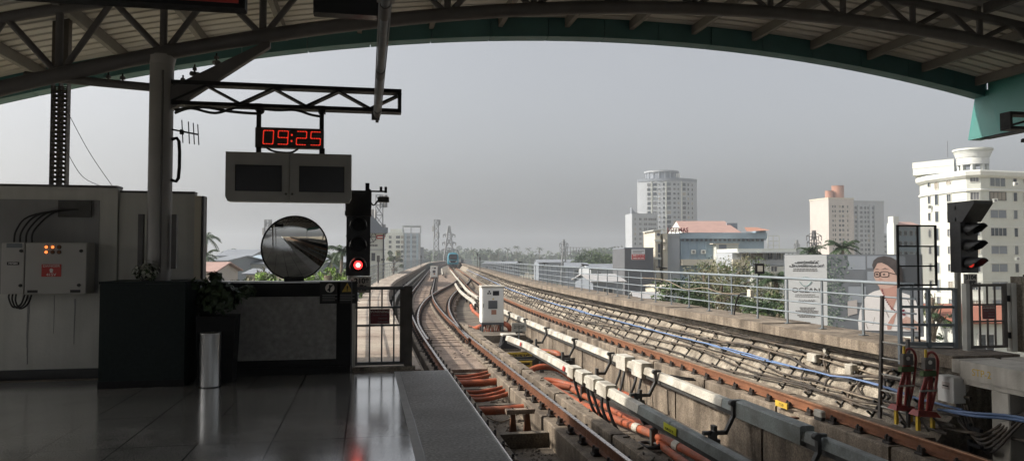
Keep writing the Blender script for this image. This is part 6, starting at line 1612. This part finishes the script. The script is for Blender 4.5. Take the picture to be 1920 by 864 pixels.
tl.build('far_treeline', ['far_leaf','leaf_dark'], kind='stuff', label='hazy far wooded skyline with palms', category='trees')
# ground cover and low greenery near the viaduct
gc = MB(); rs = random.Random(9)
for i in range(420):
    d = rs.uniform(60, 420); u = rs.uniform(0, 1900); p = at(u, 482, d); r = rs.uniform(1.2, 3.6)
    if abs(p.x-4.85-off(max(0,p.y))) < 9: continue
    for j in range(26):
        dd = Vector((rs.gauss(0,1),rs.gauss(0,1),abs(rs.gauss(0,1)))).normalized(); c = Vector((p.x,p.y,GZ))+Vector((dd.x*r*1.3,dd.y*r*1.3,dd.z*r*.9+.2)); s = rs.uniform(.25,.7)
        a = Vector((rs.gauss(0,1),rs.gauss(0,1),rs.gauss(0,1))).normalized(); b = a.orthogonal().normalized()
        gc.add([c-a*s,c+b*s*.6,c+a*s,c-b*s*.6],[(0,1,2,3)])
gc.build('undergrowth', 'leaf_mid', kind='stuff', label='low green undergrowth between the houses below the viaduct', category='undergrowth')

# ================================================================== air, sky, sun
hz = bpy.data.materials.new('haze_air'); hz.use_nodes = True; nt = hz.node_tree
nt.nodes.remove(nt.nodes['Principled BSDF'])
pv = nt.nodes.new('ShaderNodeVolumePrincipled'); pv.inputs['Density'].default_value = .00066; pv.inputs['Color'].default_value = (.77,.82,.89,1); pv.inputs['Anisotropy'].default_value = .6
nt.links.new(pv.outputs[0], nt.nodes['Material Output'].inputs['Volume'])
MB().box(-2150,2150,-450,2150,GZ-1.3,64).build('haze', hz, kind='stuff')

SUN_EL, SUN_AZ = math.radians(37), math.radians(80)     # azimuth: from +Y toward -X
wd = bpy.data.worlds.new('World'); SC.world = wd; wd.use_nodes = True
nt = wd.node_tree; N = nt.nodes; L = nt.links
bg = N['Background']; bg.inputs['Strength'].default_value = .10
sk = N.new('ShaderNodeTexSky'); sk.sky_type = 'NISHITA'; sk.sun_disc = False
sk.sun_elevation = SUN_EL; sk.sun_rotation = -SUN_AZ; sk.air_density = 1.0; sk.dust_density = 6.0; sk.ozone_density = 1.0; sk.altitude = 0
hs = N.new('ShaderNodeHueSaturation'); hs.inputs['Saturation'].default_value = .28; hs.inputs['Value'].default_value = 1.0
L.new(sk.outputs[0], hs.inputs['Color'])
# thin high haze: an even pale veil mixed into the clear sky, faintly mottled
vn = N.new('ShaderNodeTexNoise'); vn.inputs['Scale'].default_value = 2.2; vn.inputs['Detail'].default_value = 5
vt = N.new('ShaderNodeTexCoord'); L.new(vt.outputs['Generated'], vn.inputs['Vector'])
vr = N.new('ShaderNodeMapRange'); vr.inputs[1].default_value = .3; vr.inputs[2].default_value = .7; vr.inputs[3].default_value = .12; vr.inputs[4].default_value = .24
L.new(vn.outputs[0], vr.inputs[0])
vm = N.new('ShaderNodeMix'); vm.data_type = 'RGBA'; L.new(vr.outputs[0], vm.inputs['Factor']); L.new(hs.outputs[0], vm.inputs['A']); vm.inputs['B'].default_value = (3.1,3.15,3.35,1)
L.new(vm.outputs['Result'], bg.inputs['Color'])
sl = bpy.data.lights.new('sun', 'SUN'); sl.energy = 2.8; sl.angle = math.radians(1.0); sl.color = (1.0,.91,.79)
so = bpy.data.objects.new('sun', sl); COL.objects.link(so)
sd = Vector((-math.sin(SUN_AZ)*math.cos(SUN_EL), math.cos(SUN_AZ)*math.cos(SUN_EL), math.sin(SUN_EL)))
so.rotation_euler = sd.to_track_quat('Z', 'Y').to_euler(); so.location = (-30, 10, 40)

SC.render.engine = 'CYCLES'
cy = SC.cycles
cy.max_bounces = 8; cy.diffuse_bounces = 6; cy.glossy_bounces = 3; cy.transmission_bounces = 2; cy.volume_bounces = 1; cy.transparent_max_bounces = 4
cy.use_denoising = True
try: cy.denoiser = 'OPENIMAGEDENOISE'; cy.denoising_input_passes = 'RGB_ALBEDO_NORMAL'
except Exception: pass
cy.sample_clamp_indirect = 6; cy.caustics_reflective = False; cy.caustics_refractive = False
SC.view_settings.view_transform = 'Standard'; SC.view_settings.look = 'None'; SC.view_settings.exposure = .88; SC.view_settings.gamma = 1
SC.view_settings.use_curve_mapping = False
